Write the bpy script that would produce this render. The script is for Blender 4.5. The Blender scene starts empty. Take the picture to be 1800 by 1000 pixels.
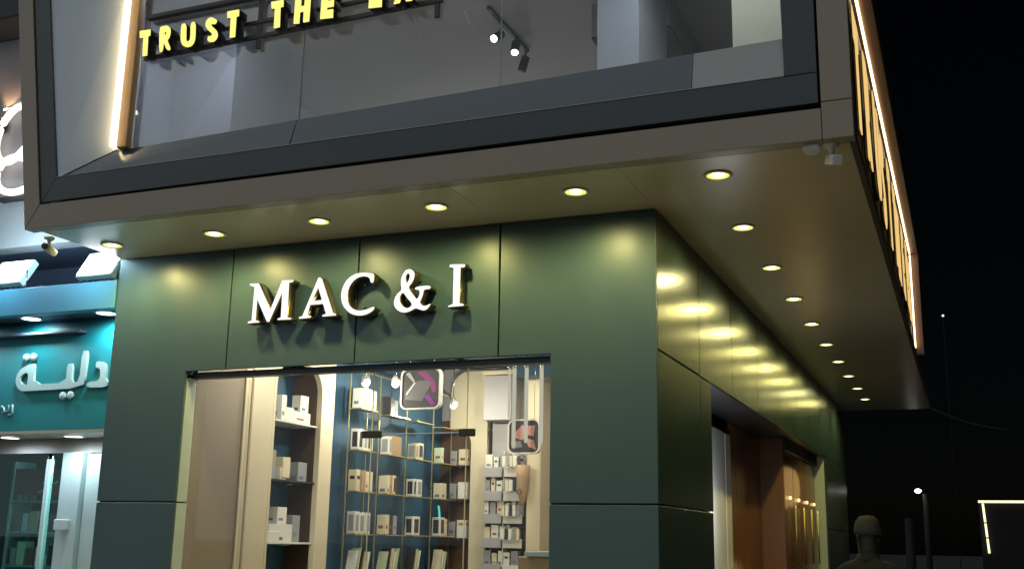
import bpy, bmesh, math, random
from mathutils import Vector, Matrix
random.seed(7)
scene = bpy.context.scene
COL = scene.collection

# ------------------------------------------------------------------ camera
cam = bpy.data.cameras.new('camera'); camo = bpy.data.objects.new('camera', cam); COL.objects.link(camo)
cr, cu, cf = (Vector((0.92669619, 0.37536986, 0.0182111)), Vector((0.06832879, -0.21594134, 0.97401259)),
              Vector((-0.36954749, 0.90136941, 0.22576058)))
M4 = Matrix.Identity(4)
for i in range(3):
    M4[i][0], M4[i][1], M4[i][2] = cr[i], cu[i], -cf[i]
M4.translation = Vector((1.98733522, -7.59405187, 1.6))
camo.matrix_world = M4
cam.sensor_fit = 'HORIZONTAL'; cam.sensor_width = 36.0; cam.lens = 1939.6 / 1800 * 36
cam.clip_start = 0.05; cam.clip_end = 600
scene.camera = camo

# ------------------------------------------------------------------ sky, faint glow of the town, exposure
world = bpy.data.worlds.new('World'); scene.world = world; world.use_nodes = True
wn = world.node_tree.nodes; wl = world.node_tree.links
sky = wn.new('ShaderNodeTexSky'); sky.sky_type = 'NISHITA'; sky.sun_disc = False
sky.sun_elevation = math.radians(24); sky.sun_rotation = math.radians(215)
wl.new(sky.outputs['Color'], wn['Background'].inputs['Color'])
wn['Background'].inputs['Strength'].default_value = 0.00028
sun = bpy.data.lights.new('sun', 'SUN'); suno = bpy.data.objects.new('sun', sun); COL.objects.link(suno)
sun.energy = 1.25; sun.angle = math.radians(130); sun.color = (0.86, 0.94, 1.0)
suno.rotation_euler = Vector((0.55, 0.80, -0.16)).to_track_quat('-Z', 'Y').to_euler()
scene.view_settings.view_transform = 'Standard'; scene.view_settings.look = 'None'
scene.view_settings.exposure = 0.15; scene.view_settings.gamma = 1.0
scene.cycles.use_denoising = True
scene.cycles.sample_clamp_indirect = 6.0
scene.cycles.max_bounces = 8; scene.cycles.transparent_max_bounces = 16
scene.cycles.caustics_reflective = False; scene.cycles.caustics_refractive = False

# ------------------------------------------------------------------ materials
MATS = {}
def mat(name, col, rough=0.5, metal=0.0, spec=0.5, var=0.12, vscale=3.0, bump=0.0, bscale=60.0, rvar=0.08, coat=0.0, stretch=None):
    m = bpy.data.materials.new(name); m.use_nodes = True
    n, l = m.node_tree.nodes, m.node_tree.links
    b = n['Principled BSDF']
    b.inputs['Roughness'].default_value = rough; b.inputs['Metallic'].default_value = metal
    b.inputs['Specular IOR Level'].default_value = spec; b.inputs['Coat Weight'].default_value = coat
    tc = n.new('ShaderNodeTexCoord'); src = tc.outputs['Object']
    if stretch:
        mp = n.new('ShaderNodeMapping'); mp.inputs['Scale'].default_value = stretch
        l.new(src, mp.inputs['Vector']); src = mp.outputs['Vector']
    nz = n.new('ShaderNodeTexNoise'); nz.inputs['Scale'].default_value = vscale; nz.inputs['Detail'].default_value = 5
    l.new(src, nz.inputs['Vector'])
    mx = n.new('ShaderNodeMix'); mx.data_type = 'RGBA'
    mx.inputs[6].default_value = tuple(c * (1 - var) for c in col) + (1,)
    mx.inputs[7].default_value = tuple(min(1, c * (1 + var)) for c in col) + (1,)
    l.new(nz.outputs['Fac'], mx.inputs[0]); l.new(mx.outputs[2], b.inputs['Base Color'])
    mr = n.new('ShaderNodeMapRange'); mr.inputs[3].default_value = max(0.02, rough - rvar); mr.inputs[4].default_value = min(1, rough + rvar)
    l.new(nz.outputs['Fac'], mr.inputs[0]); l.new(mr.outputs[0], b.inputs['Roughness'])
    if bump:
        n2 = n.new('ShaderNodeTexNoise'); n2.inputs['Scale'].default_value = bscale; n2.inputs['Detail'].default_value = 3
        l.new(src, n2.inputs['Vector'])
        bp = n.new('ShaderNodeBump'); bp.inputs['Strength'].default_value = bump; bp.inputs['Distance'].default_value = 0.01
        l.new(n2.outputs['Fac'], bp.inputs['Height']); l.new(bp.outputs['Normal'], b.inputs['Normal'])
    MATS[name] = m
    return m
def emit(name, col, s):
    m = bpy.data.materials.new(name); m.use_nodes = True
    n, l = m.node_tree.nodes, m.node_tree.links
    n.remove(n['Principled BSDF']); e = n.new('ShaderNodeEmission')
    e.inputs['Color'].default_value = tuple(col) + (1,); e.inputs['Strength'].default_value = s
    l.new(e.outputs[0], n['Material Output'].inputs['Surface']); MATS[name] = m
    return m
def glass(name, tint=(0.93, 0.96, 0.95), ior=1.45, gain=1.0, rough=0.0):
    m = bpy.data.materials.new(name); m.use_nodes = True
    n, l = m.node_tree.nodes, m.node_tree.links
    n.remove(n['Principled BSDF'])
    t = n.new('ShaderNodeBsdfTransparent'); t.inputs[0].default_value = tuple(tint) + (1,)
    g = n.new('ShaderNodeBsdfGlossy'); g.inputs['Roughness'].default_value = rough
    f = n.new('ShaderNodeFresnel'); f.inputs['IOR'].default_value = ior
    mm = n.new('ShaderNodeMath'); mm.operation = 'MULTIPLY'; mm.inputs[1].default_value = gain
    l.new(f.outputs[0], mm.inputs[0])
    x = n.new('ShaderNodeMixShader'); l.new(mm.outputs[0], x.inputs[0]); l.new(t.outputs[0], x.inputs[1]); l.new(g.outputs[0], x.inputs[2])
    l.new(x.outputs[0], n['Material Output'].inputs['Surface']); MATS[name] = m
    return m

GREEN = mat('green_panel', (0.047, 0.089, 0.101), 0.38, 0.0, 0.5, 0.10, 2.2, bump=0.012, bscale=1.3, rvar=0.10, stretch=(1.6, 1.6, 0.5))
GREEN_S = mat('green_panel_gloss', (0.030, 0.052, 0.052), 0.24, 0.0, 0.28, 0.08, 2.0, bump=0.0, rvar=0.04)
BACKING = mat('joint_black', (0.006, 0.006, 0.006), 0.8, var=0.1)
TAUPE = mat('taupe_panel', (0.32, 0.255, 0.18), 0.36, 0.0, 0.5, 0.05, 1.2, bump=0.004, bscale=1.5, rvar=0.05)
SOFFIT = mat('soffit_panel', (0.58, 0.48, 0.33), 0.26, 0.0, 0.7, 0.06, 1.0, bump=0.012, bscale=1.1, rvar=0.025)
DARKFRAME = mat('slate_frame', (0.038, 0.050, 0.056), 0.38, 0.0, 0.5, 0.06, 2.0)
DARKGLOSS = mat('slate_gloss', (0.044, 0.058, 0.070), 0.20, 0.0, 0.9, 0.05, 2.0, rvar=0.03)
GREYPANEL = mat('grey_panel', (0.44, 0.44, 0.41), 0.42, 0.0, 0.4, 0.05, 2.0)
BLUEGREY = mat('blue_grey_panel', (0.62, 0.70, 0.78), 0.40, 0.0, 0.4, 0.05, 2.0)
CEIL = mat('upper_ceiling_paint', (0.55, 0.53, 0.51), 0.8, var=0.05, vscale=1)
UPWALL = mat('upper_wall_paint', (0.56, 0.61, 0.70), 0.7, var=0.05)
UPWARM = mat('upper_warm_paint', (0.68, 0.66, 0.56), 0.7, var=0.05)
UPSHADE = mat('bulkhead_shade', (0.10, 0.10, 0.09), 0.7, var=0.05)
BLACK = mat('black_metal', (0.012, 0.012, 0.013), 0.6, var=0.2)
BROWNMETAL = mat('dark_brown_metal', (0.05, 0.035, 0.028), 0.42, 0.0, 0.5)
LIP = mat('bronze_lip', (0.22, 0.14, 0.105), 0.42)
WOODBAR = mat('gold_wood', (0.80, 0.48, 0.19), 0.45, 0.0, 0.5, 0.2, 8, stretch=(8, 8, 1))
RETURN = mat('letter_return', (0.20, 0.16, 0.08), 0.33, 0.9, 0.5, 0.15, 6)
GOLD = mat('gold_return', (0.34, 0.27, 0.12), 0.30, 1.0, 0.5, 0.08, 6)
BRASS = mat('brass', (0.75, 0.62, 0.30), 0.30, 0.85, 0.5, 0.1, 8)
STEEL = mat('steel', (0.62, 0.63, 0.62), 0.25, 1.0)
WHITEPL = mat('white_plastic', (0.72, 0.70, 0.64), 0.45, var=0.05)
CREAM = mat('cream_paint', (0.68, 0.60, 0.44), 0.55, var=0.04)
BEIGE = mat('beige_paint', (0.27, 0.215, 0.165), 0.55, var=0.06, vscale=1.2)
BLUE = mat('blue_paint', (0.034, 0.105, 0.195), 0.55, var=0.08, vscale=1.5)
BROWN = mat('brown_veneer', (0.105, 0.055, 0.032), 0.45, var=0.2, vscale=4, stretch=(6, 6, 0.6))
NAVY = mat('navy_ceiling', (0.030, 0.038, 0.050), 0.7, var=0.1)
FLOOR = mat('floor_tile', (0.50, 0.47, 0.42), 0.25, var=0.1)
LAV = mat('lavender_grey', (0.42, 0.40, 0.43), 0.55, var=0.05)
WHITE = mat('white_box', (0.78, 0.77, 0.72), 0.5, var=0.05)
CREAMBOX = mat('cream_box', (0.70, 0.62, 0.44), 0.5, var=0.08)
TANBOX = mat('tan_box', (0.45, 0.30, 0.19), 0.5, var=0.1)
GREYBOX = mat('grey_box', (0.32, 0.33, 0.35), 0.45, var=0.1)
DARKBOX = mat('dark_box', (0.045, 0.042, 0.045), 0.35, var=0.2)
MINTBOX = mat('pale_green_box', (0.52, 0.60, 0.42), 0.5, var=0.08)
ROSE = mat('rose_print', (0.62, 0.30, 0.27), 0.4, var=0.15)
PURPLE = mat('purple_print', (0.20, 0.03, 0.28), 0.4, var=0.2)
TILEGREY = mat('tile_grey', (0.13, 0.125, 0.14), 0.4, var=0.2)
PINKP = mat('magenta_print', (0.24, 0.03, 0.17), 0.4, var=0.2)
ICONGREY = mat('icon_grey', (0.045, 0.042, 0.050), 0.4, var=0.2)
PALEGREEN = mat('reveal_panel', (0.46, 0.54, 0.50), 0.35, var=0.06)
WOOD = mat('timber_board', (0.17, 0.068, 0.018), 0.34, 0.0, 0.5, 0.25, 5, stretch=(5, 5, 0.5))
WOODGLOSS = mat('lacquered_timber', (0.18, 0.072, 0.014), 0.24, 0.0, 0.6, 0.25, 5, stretch=(5, 5, 0.5), rvar=0.05)
TEAL = mat('teal_sign', (0.005, 0.17, 0.21), 0.5, 0.0, 0.4, 0.08, 2)
TEALBEAM = mat('blue_beam', (0.06, 0.22, 0.34), 0.4, 0.0, 0.5, 0.08, 2)
NGREY = mat('neighbour_render', (0.30, 0.29, 0.31), 0.8, var=0.1, vscale=4, bump=0.15)
NNAVY = mat('neighbour_navy', (0.045, 0.06, 0.10), 0.6, var=0.1)
NSOFF = mat('neighbour_soffit', (0.30, 0.28, 0.25), 0.4, var=0.1)
NWHITE = mat('neighbour_aluminium', (0.46, 0.56, 0.56), 0.35, var=0.06)
LETTERW = mat('pale_sign_letter', (0.34, 0.48, 0.53), 0.4, var=0.05)
REDPOSTER = mat('red_poster', (0.25, 0.03, 0.03), 0.4, var=0.3, vscale=6)
INKS = [mat('print_%s' % n, c, 0.45, var=0.2) for n, c in (('blue', (.10, .15, .24)), ('black', (.03, .03, .03)), ('red', (.26, .11, .08)), ('gold', (.48, .32, .09)), ('grey', (.22, .23, .25)))]
SMOKE = mat('dark_stock', (0.05, 0.085, 0.09), 0.5, var=0.4)
ASPHALT = mat('asphalt', (0.030, 0.030, 0.031), 0.95, var=0.25, vscale=20, bump=0.3, bscale=200)
PAVE = mat('paving', (0.45, 0.43, 0.39), 0.6, var=0.15, vscale=6, bump=0.1)
CLOTH = mat('dark_cloth', (0.007, 0.007, 0.008), 0.9, var=0.3, vscale=20, bump=0.2, bscale=200)
HAIR = mat('dark_hair', (0.008, 0.007, 0.006), 0.6)
CAPM = mat('grey_cap', (0.028, 0.027, 0.025), 0.9, var=0.15, vscale=20)
SKIN = mat('skin', (0.30, 0.18, 0.12), 0.6, var=0.1)
CONC = mat('concrete_pole', (0.007, 0.007, 0.006), 0.8, var=0.15)
FARWALL = mat('far_wall', (0.005, 0.005, 0.005), 0.9, var=0.2)
GLASS = glass('shop_glass', gain=0.42)
UGLASS = glass('upper_glass', (0.90, 0.92, 0.92), gain=0.62)
NGLASS = glass('neighbour_glass', (0.62, 0.80, 0.78), gain=0.15)
E_DOWN = emit('downlight_glow', (1.0, 0.95, 0.62), 4.0)
E_HALO = emit('downlight_halo', (1.0, 0.84, 0.13), 1.3)
E_LEDSIDE = emit('side_led', (1.0, 0.72, 0.40), 4.0)
E_SIGN = emit('sign_white', (1.0, 0.97, 0.88), 1.12)
E_YEL = emit('sign_yellow', (1.0, 0.93, 0.24), 1.0)
E_LED = emit('warm_led', (1.0, 0.74, 0.38), 7.0)
E_NEON = emit('white_neon', (1.0, 0.93, 0.82), 2.2)
E_TRACK = emit('track_lens', (1.0, 0.96, 0.86), 12.0)
E_FLOOD = emit('flood_lens', (0.90, 0.97, 1.0), 9.0)
E_NDOWN = emit('cool_downlight', (0.95, 1.0, 1.0), 5.0)
E_TUBE = emit('tube_glow', (1.0, 0.92, 0.72), 0.5)
E_FAR = emit('far_led', (1.0, 0.90, 0.52), 1.6)
E_LAMP = emit('street_lamp_glow', (1.0, 0.98, 0.95), 8.0)
E_TINY = emit('window_glow', (0.9, 0.93, 1.0), 1.5)
E_WARM = emit('warm_glint', (1.0, 0.66, 0.22), 2.0)
E_TEAL = emit('teal_neon', (0.1, 0.9, 0.75), 0.8)
GOLDLIT = emit('gold_lit_face', (1.0, 0.66, 0.24), 0.8)

# ------------------------------------------------------------------ mesh helpers
def mesh_of(name, verts, faces):
    me = bpy.data.meshes.new(name); me.from_pydata([tuple(v) for v in verts], [], faces)
    bm = bmesh.new(); bm.from_mesh(me); bmesh.ops.recalc_face_normals(bm, faces=bm.faces); bm.to_mesh(me); bm.free()
    return me
BF = [(0, 3, 2, 1), (4, 5, 6, 7), (0, 1, 5, 4), (1, 2, 6, 5), (2, 3, 7, 6), (3, 0, 4, 7)]
def box_v(x0, x1, y0, y1, z0, z1):
    return [(x0, y0, z0), (x1, y0, z0), (x1, y1, z0), (x0, y1, z0), (x0, y0, z1), (x1, y0, z1), (x1, y1, z1), (x0, y1, z1)]
def bevel_mesh(me, w, seg=1):
    bm = bmesh.new(); bm.from_mesh(me)
    bmesh.ops.bevel(bm, geom=bm.edges[:], offset=w, segments=seg, affect='EDGES', profile=0.6)
    bm.to_mesh(me); bm.free()
def put(name, me, m, parent=None):
    o = bpy.data.objects.new(name, me); COL.objects.link(o)
    if m is not None:
        if len(me.materials): me.materials[0] = m
        else: me.materials.append(m)
    if parent is not None:
        o.parent = parent
        o.matrix_parent_inverse = Matrix.Translation(-parent.location)
    return o
def box(name, x0, x1, y0, y1, z0, z1, m, parent=None, bev=0.0):
    me = mesh_of(name, box_v(x0, x1, y0, y1, z0, z1), BF)
    if bev: bevel_mesh(me, bev)
    return put(name, me, m, parent)
def prism(name, poly, ext, m, parent=None, bev=0.0):
    n = len(poly); e = Vector(ext)
    v = [Vector(p) for p in poly]; v = v + [p + e for p in v]
    f = [tuple(range(n)), tuple(range(2 * n - 1, n - 1, -1))] + [(i, (i + 1) % n, n + (i + 1) % n, n + i) for i in range(n)]
    me = mesh_of(name, v, f)
    if bev: bevel_mesh(me, bev)
    return put(name, me, m, parent)
def xz(poly, y): return [(a, y, b) for a, b in poly]
def yz(poly, x): return [(x, a, b) for a, b in poly]
def rect(a0, a1, b0, b1): return [(a0, b0), (a1, b0), (a1, b1), (a0, b1)]
def frame_axes(d):
    d = Vector(d).normalized(); a = Vector((0, 0, 1)) if abs(d.z) < 0.9 else Vector((1, 0, 0))
    s = d.cross(a).normalized(); return d, s, s.cross(d).normalized()
def tube_mesh(name, pts, r, seg=10, closed=False):
    pts = [Vector(p) for p in pts]; n = len(pts); V = []; F = []
    for i, p in enumerate(pts):
        if closed: d = pts[(i + 1) % n] - pts[i - 1]
        else: d = pts[min(i + 1, n - 1)] - pts[max(i - 1, 0)]
        _, s, t = frame_axes(d); rr = r[i] if isinstance(r, (list, tuple)) else r
        V += [p + (s * math.cos(2 * math.pi * k / seg) + t * math.sin(2 * math.pi * k / seg)) * rr for k in range(seg)]
    for i in range(n if closed else n - 1):
        j = (i + 1) % n
        F += [(i * seg + k, i * seg + (k + 1) % seg, j * seg + (k + 1) % seg, j * seg + k) for k in range(seg)]
    if not closed: F += [tuple(range(seg)), tuple(range((n - 1) * seg, n * seg))]
    me = mesh_of(name, V, F)
    for p in me.polygons: p.use_smooth = len(p.vertices) == 4
    return me
def tube(name, pts, r, m, parent=None, seg=10, closed=False):
    return put(name, tube_mesh(name, pts, r, seg, closed), m, parent)
def lathe_mesh(name, prof, c=(0, 0, 0), axis=(0, 0, 1), seg=24):
    d, s, t = frame_axes(axis); c = Vector(c); V = []; F = []
    for r, h in prof:
        V += [c + d * h + (s * math.cos(2 * math.pi * k / seg) + t * math.sin(2 * math.pi * k / seg)) * r for k in range(seg)]
    n = len(prof)
    for i in range(n - 1):
        F += [(i * seg + k, i * seg + (k + 1) % seg, (i + 1) * seg + (k + 1) % seg, (i + 1) * seg + k) for k in range(seg)]
    if prof[0][0] > 1e-6 and prof[0] != prof[-1]:
        F += [tuple(range(seg)), tuple(range((n - 1) * seg, n * seg))]
    me = mesh_of(name, V, F)
    for p in me.polygons: p.use_smooth = len(p.vertices) == 4
    return me
def lathe(name, prof, c, axis, m, parent=None, seg=24): return put(name, lathe_mesh(name, prof, c, axis, seg), m, parent)
def chaikin(p, it=1):
    for _ in range(it):
        q = []
        for i in range(len(p)):
            a, b = p[i], p[(i + 1) % len(p)]
            q += [(a[0] * .78 + b[0] * .22, a[1] * .78 + b[1] * .22), (a[0] * .22 + b[0] * .78, a[1] * .22 + b[1] * .78)]
        p = q
    return p
def inset(p, d):
    """move an outline by d: inwards for an outer one, outwards (a wider hole) for negative d"""
    n = len(p); area = sum(p[i][0] * p[(i + 1) % n][1] - p[(i + 1) % n][0] * p[i][1] for i in range(n)); s = 1 if area > 0 else -1; q = []
    for i in range(n):
        a, b, c = Vector(p[i - 1]), Vector(p[i]), Vector(p[(i + 1) % n])
        e, f = (b - a).normalized(), (c - b).normalized()
        m = Vector((-e.y - f.y, e.x + f.x)) * s
        m = m.normalized() / max(0.5, math.sqrt(max(0.0, (1 + e.dot(f)) / 2))) if m.length > 1e-6 else Vector((0, 0))
        q.append((b.x + m.x * d, b.y + m.y * d))
    return q
def flow(p, n=4):
    """smooth path through the points"""
    p = [Vector(a) for a in p]; q = []
    for i in range(len(p) - 1):
        a, b, c, d = p[max(i - 1, 0)], p[i], p[i + 1], p[min(i + 2, len(p) - 1)]
        for k in range(n):
            t = k / n
            q.append(0.5 * (2 * b + (c - a) * t + (2 * a - 5 * b + 4 * c - d) * t * t + (3 * b - a - 3 * c + d) * t ** 3))
    return q + [p[-1]]
def flat_mesh(name, conts, half, grow=0.0):
    """outline with holes -> solid plate, local x, y = outline, z = thickness"""
    cu_ = bpy.data.curves.new(name, 'CURVE'); cu_.dimensions = '2D'; cu_.fill_mode = 'BOTH'
    cu_.extrude = half; cu_.bevel_depth = grow; cu_.bevel_resolution = 0
    for c in conts:
        s = cu_.splines.new('POLY'); s.points.add(len(c) - 1); s.use_cyclic_u = True
        for p, q in zip(s.points, c): p.co = (q[0], q[1], 0, 1)
    o = bpy.data.objects.new(name, cu_); COL.objects.link(o)
    dg = bpy.context.evaluated_depsgraph_get(); dg.update()
    me = bpy.data.meshes.new_from_object(o.evaluated_get(dg)); me.name = name
    bpy.data.objects.remove(o); bpy.data.curves.remove(cu_)
    return me
def plate(name, conts, plane, at, thick, m, parent=None, grow=0.0):
    """plane 'xz': outline (x,z), front at y=at, going back; plane 'yz': outline (y,z), front at x=at, going to -x"""
    half = max(thick / 2 - grow, 0.0005)
    me = flat_mesh(name, conts, half, grow)
    for v in me.vertices:
        a, b, c = v.co
        v.co = (a, at + thick / 2 + c, b) if plane == 'xz' else (at - thick / 2 + c, a, b)
    bm = bmesh.new(); bm.from_mesh(me); bmesh.ops.recalc_face_normals(bm, faces=bm.faces); bm.to_mesh(me); bm.free()
    me.materials.clear()
    return put(name, me, m, parent)
def thing(name, label, cat, loc=(0, 0, 0), group=None):
    o = bpy.data.objects.new(name, None); COL.objects.link(o); o.location = loc; o.empty_display_size = 0.1
    o['label'] = label; o['category'] = cat
    if group: o['group'] = group
    bpy.context.view_layer.update()
    return o
def tag(o, label, cat, group=None):
    o['label'] = label; o['category'] = cat
    if group: o['group'] = group
    return o
def struct(o): o['kind'] = 'structure'; return o
def lamp(kind, loc, power, col, parent=None, size=0.05, angle=None, blend=0.6, aim=None):
    L = bpy.data.lights.new('lamp', kind); o = bpy.data.objects.new('lamp', L); COL.objects.link(o)
    L.energy = power; L.color = col; L.shadow_soft_size = size
    if kind == 'SPOT': L.spot_size = math.radians(angle); L.spot_blend = blend
    o.location = loc
    if aim is not None: o.rotation_euler = Vector(aim).to_track_quat('-Z', 'Y').to_euler()
    if parent is not None: o.parent = parent; o.matrix_parent_inverse = Matrix.Translation(-parent.location)
    return o
ORD = ['first', 'second', 'third', 'fourth', 'fifth', 'sixth', 'seventh', 'eighth', 'ninth', 'tenth', 'eleventh', 'twelfth']

# ================================================================== the setting
struct(box('ground', -300, 300, -300, 300, -0.5, -0.12, ASPHALT))
pav = struct(box('pavement', -14, 4.2, -3.2, 3.0, -0.118, 0.0, PAVE))
struct(box('kerb', -14, 4.4, -3.4, -3.205, -0.118, 0.012, PAVE))

# ================================================================== shop building
B = thing('shop_building', 'corner shop clad in dark green panels under a wide overhanging upper storey', 'building', (-2.4, 0, 0))
H = 4.0; J = 0.006
# ---- front wall: dark backing behind the joints, then each panel
box('wall_core', -4.93, -4.135, 0.03, 0.13, 0, 3.99, BACKING, B)
box('wall_core', -4.135, -0.795, 0.03, 0.13, 2.975, 3.99, BACKING, B)
box('wall_core', -0.795, -0.03, 0.03, 0.13, 0, 3.99, BACKING, B)
X = [-4.94, -3.712, -2.477, -1.231, 0.0]; ZL = 2.955; ZJ = 1.862; XA = -4.12; XB = -0.805
def settle(o, ax):
    ga, gb = random.uniform(-.0012, .0012), random.uniform(-.0016, .0016)
    me = o.data; c = sum((v.co for v in me.vertices), Vector()) / len(me.vertices)
    for v in me.vertices: v.co[ax] += (v.co[1 - ax] - c[1 - ax]) * ga + (v.co[2] - c[2]) * gb
fp = [[(X[0], ZJ + J), (XA, ZJ + J), (XA, ZL), (X[1] - J, ZL), (X[1] - J, H - .004), (X[0], H - .004)],
      rect(X[1] + J, X[2] - J, ZL, H - .004), rect(X[2] + J, X[3] - J, ZL, H - .004),
      [(X[3] + J, ZL), (XB, ZL), (XB, ZJ + J), (X[4], ZJ + J), (X[4], H - .004), (X[3] + J, H - .004)],
      rect(X[0], XA, 0.0, ZJ - J), rect(XB, X[4], 0.0, ZJ - J)]
for p in fp: settle(prism('wall_panel', xz(p, 0.0), (0, 0.026, 0), GREEN, B, bev=0.003), 1)
# ---- side wall, facing the lane
SY = [0.032, 1.39, 2.79, 4.15, 5.57, 6.98, 8.22, 9.55, 10.9, 12.3]
box('wall_core', -0.13, -0.03, 0.14, 1.80, 0, 3.99, BACKING, B)
box('wall_core', -0.13, -0.03, 1.80, 10.13, 2.985, 3.99, BACKING, B)
box('wall_core', -0.13, -0.03, 10.13, 13.1, 0, 3.99, BACKING, B)
for a, b in zip(SY[:-1], SY[1:]):
    settle(prism('wall_panel', yz(rect(a + J, b - J, ZL + J if b < 2 else ZL, H - .004), 0.0), (-0.028, 0, 0), GREEN_S, B, bev=0.003), 0)
for (a, b) in ((SY[0], 1.39), (1.39, 1.82)):
    for (c, d) in ((0.0, ZJ), (ZJ, ZL)):
        settle(prism('wall_panel', yz(rect(a + J, b - J, c + J, d - J), 0.0), (-0.028, 0, 0), GREEN_S, B, bev=0.003), 0)
for (c, d) in ((0.0, ZJ), (ZJ, ZL)):
    settle(prism('wall_panel', yz(rect(10.12, 12.3 - J, c + J, d - J), 0.0), (-0.028, 0, 0), GREEN_S, B, bev=0.003), 0)
settle(prism('wall_panel', yz(rect(12.3 + J, 13.1, 0, H - .004), 0.0), (-0.028, 0, 0), GREEN_S, B, bev=0.003), 0)
# ---- side recess: lintel underside, jambs, timber wall behind
box('recess_lintel', -0.48, -0.032, 1.83, 10.11, ZL + 0.004, ZL + 0.028, DARKFRAME, B)
box('recess_jamb', -0.48, -0.135, 1.79, 1.82, 0, ZL, DARKFRAME, B)
box('recess_jamb', -0.26, -0.032, 10.125, 10.16, 0, ZL, PALEGREEN, B)
box('back_wall', -0.62, -0.56, 1.7, 10.3, 0, 3.2, BACKING, B)
for a, b in ((3.25, 4.42), (4.46, 4.60), (4.64, 4.93)):
    box('white_mullion', -0.52, -0.43 if b < 4.5 else -0.45, a, b, 0, 2.80, WHITEPL, B, bev=0.006)
y = 4.99
while y < 6.9:
    box('timber_board', -0.55, -0.47 + random.uniform(-.004, .004), y, y + 0.325, 0, ZL - 0.002, WOOD, B, bev=0.004); y += 0.332
for k, (a, b) in enumerate(((7.02, 7.78), (7.80, 8.60), (8.62, 9.40), (9.42, 10.10))):
    d = box('door_leaf', -0.24, -0.18, a, b, 0.02, 2.79, WOODGLOSS, B, bev=0.006)
    tube('glint_bar', [(-0.14, b - 0.12, 1.35), (-0.14, b - 0.12, 2.12)], 0.012, BRASS, d, seg=8)  # brass bar stands for a vertical glint on the glossy door
    lathe('glint_bead', [(0.0, 0), (0.022, 0.004), (0.022, 0.03), (0.0, 0.04)], (-0.178, a + 0.35, 2.21), (1, 0, 0), E_WARM, d, seg=12)  # glowing dot stands for a lamp's reflection in the door
box('door_header', -0.26, -0.13, 7.0, 10.11, 2.80, ZL - 0.004, BLACK, B)
box('door_return', -0.56, -0.18, 6.965, 7.0, 0.0, ZL - 0.004, WOOD, B)
lamp('POINT', (-0.15, 3.5, 1.9), 11.0, (0.85, 0.92, 1.0), B, size=0.03)  # added bare lamp without a fitting, brightens the white mullions
lamp('POINT', (0.05, 8.6, 2.4), 2.2, (1.0, 0.62, 0.22), B, size=0.3)  # added bare lamp, gives the door leaves their warm light
lamp('POINT', (-0.2, 5.8, 1.2), 1.3, (1.0, 0.62, 0.22), B, size=0.25)  # added bare lamp, warms the timber boards

# ---- soffit: sheets with fine seams, between wall and fascia
S0, S1, SX, SE = -4.95, 1.50, 1.50, 11.4
FY = -1.12
sof = put('soffit', mesh_of('soffit', box_v(S0 + .02, S1 - .01, FY + 0.02, 13.2, 4.02, 4.10), BF), BACKING, B)
seams = [S0 + 0.03, -3.712, -1.231, 0.0]
for a, b in zip(seams[:-1], seams[1:]):
    box('soffit_panel', a + 0.0008, b - 0.0008, FY + 0.022, 0.16, 4.0, 4.018, SOFFIT, sof, bev=0.001)
sy = [FY + 0.022, 1.39, 4.15, 6.98, 9.55, 11.4, 13.2]
for a, b in zip(sy[:-1], sy[1:]):
    box('soffit_panel', 0.0 + 0.0008, S1 - 0.012, a + 0.0008, b - 0.0008, 4.0, 4.018, SOFFIT, sof, bev=0.001)
# ---- fascia: taupe outer frame, slate inner frame
def lx(z, x0): return x0 - (z - 3.97) * 0.188
ZT = 6.2
prism('fascia_frame', xz([(lx(3.975, -4.94), 3.975), (1.325, 3.975), (1.325, 4.175), (lx(4.175, -4.77), 4.175)], FY), (0, 0.10, 0), TAUPE, B, bev=0.003)
prism('fascia_frame', xz([(lx(3.975, -4.94), 3.9752), (lx(4.175, -4.775), 4.178), (lx(ZT, -4.775), ZT), (lx(ZT, -4.94), ZT)], FY), (0, 0.10, 0), TAUPE, B, bev=0.003)
prism('fascia_frame', xz(rect(1.328, 1.51, 4.215, ZT), FY), (0, 0.10, 0), TAUPE, B, bev=0.003)
prism('fascia_frame', xz(rect(1.328, 1.51, 3.975, 4.211), FY), (0, 0.10, 0), TAUPE, B, bev=0.003)
box('fascia_core', -4.72, 1.50, FY + 0.101, FY + 0.13, 3.985, 4.42, BACKING, B)
box('fascia_core', 1.10, 1.50, FY + 0.101, FY + 0.13, 4.42, ZT, BACKING, B)
prism('fascia_core', xz([(-4.62, 4.42), (lx(ZT, -4.78) - .1, ZT), (lx(4.42, -4.93), 4.42)], FY + 0.101), (0, .03, 0), BACKING, B)
zi = 4.395
prism('slate_frame', xz([(lx(4.195, -4.765), 4.195), (1.312, 4.215), (1.312, zi + .018), (lx(zi, -4.60), zi)], FY + 0.012), (0, 0.09, 0), DARKFRAME, B, bev=0.003)
prism('slate_frame', xz([(lx(4.197, -4.765), 4.197), (lx(zi, -4.60), zi + .001), (lx(ZT, -4.60), ZT), (lx(ZT, -4.765), ZT)], FY + 0.0125), (0, 0.09, 0), DARKFRAME, B, bev=0.003)
prism('slate_frame', xz([(1.115, zi + .02), (1.312, zi + .02), (1.312, ZT), (1.095, ZT)], FY + 0.012), (0, 0.09, 0), DARKFRAME, B, bev=0.003)
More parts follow.
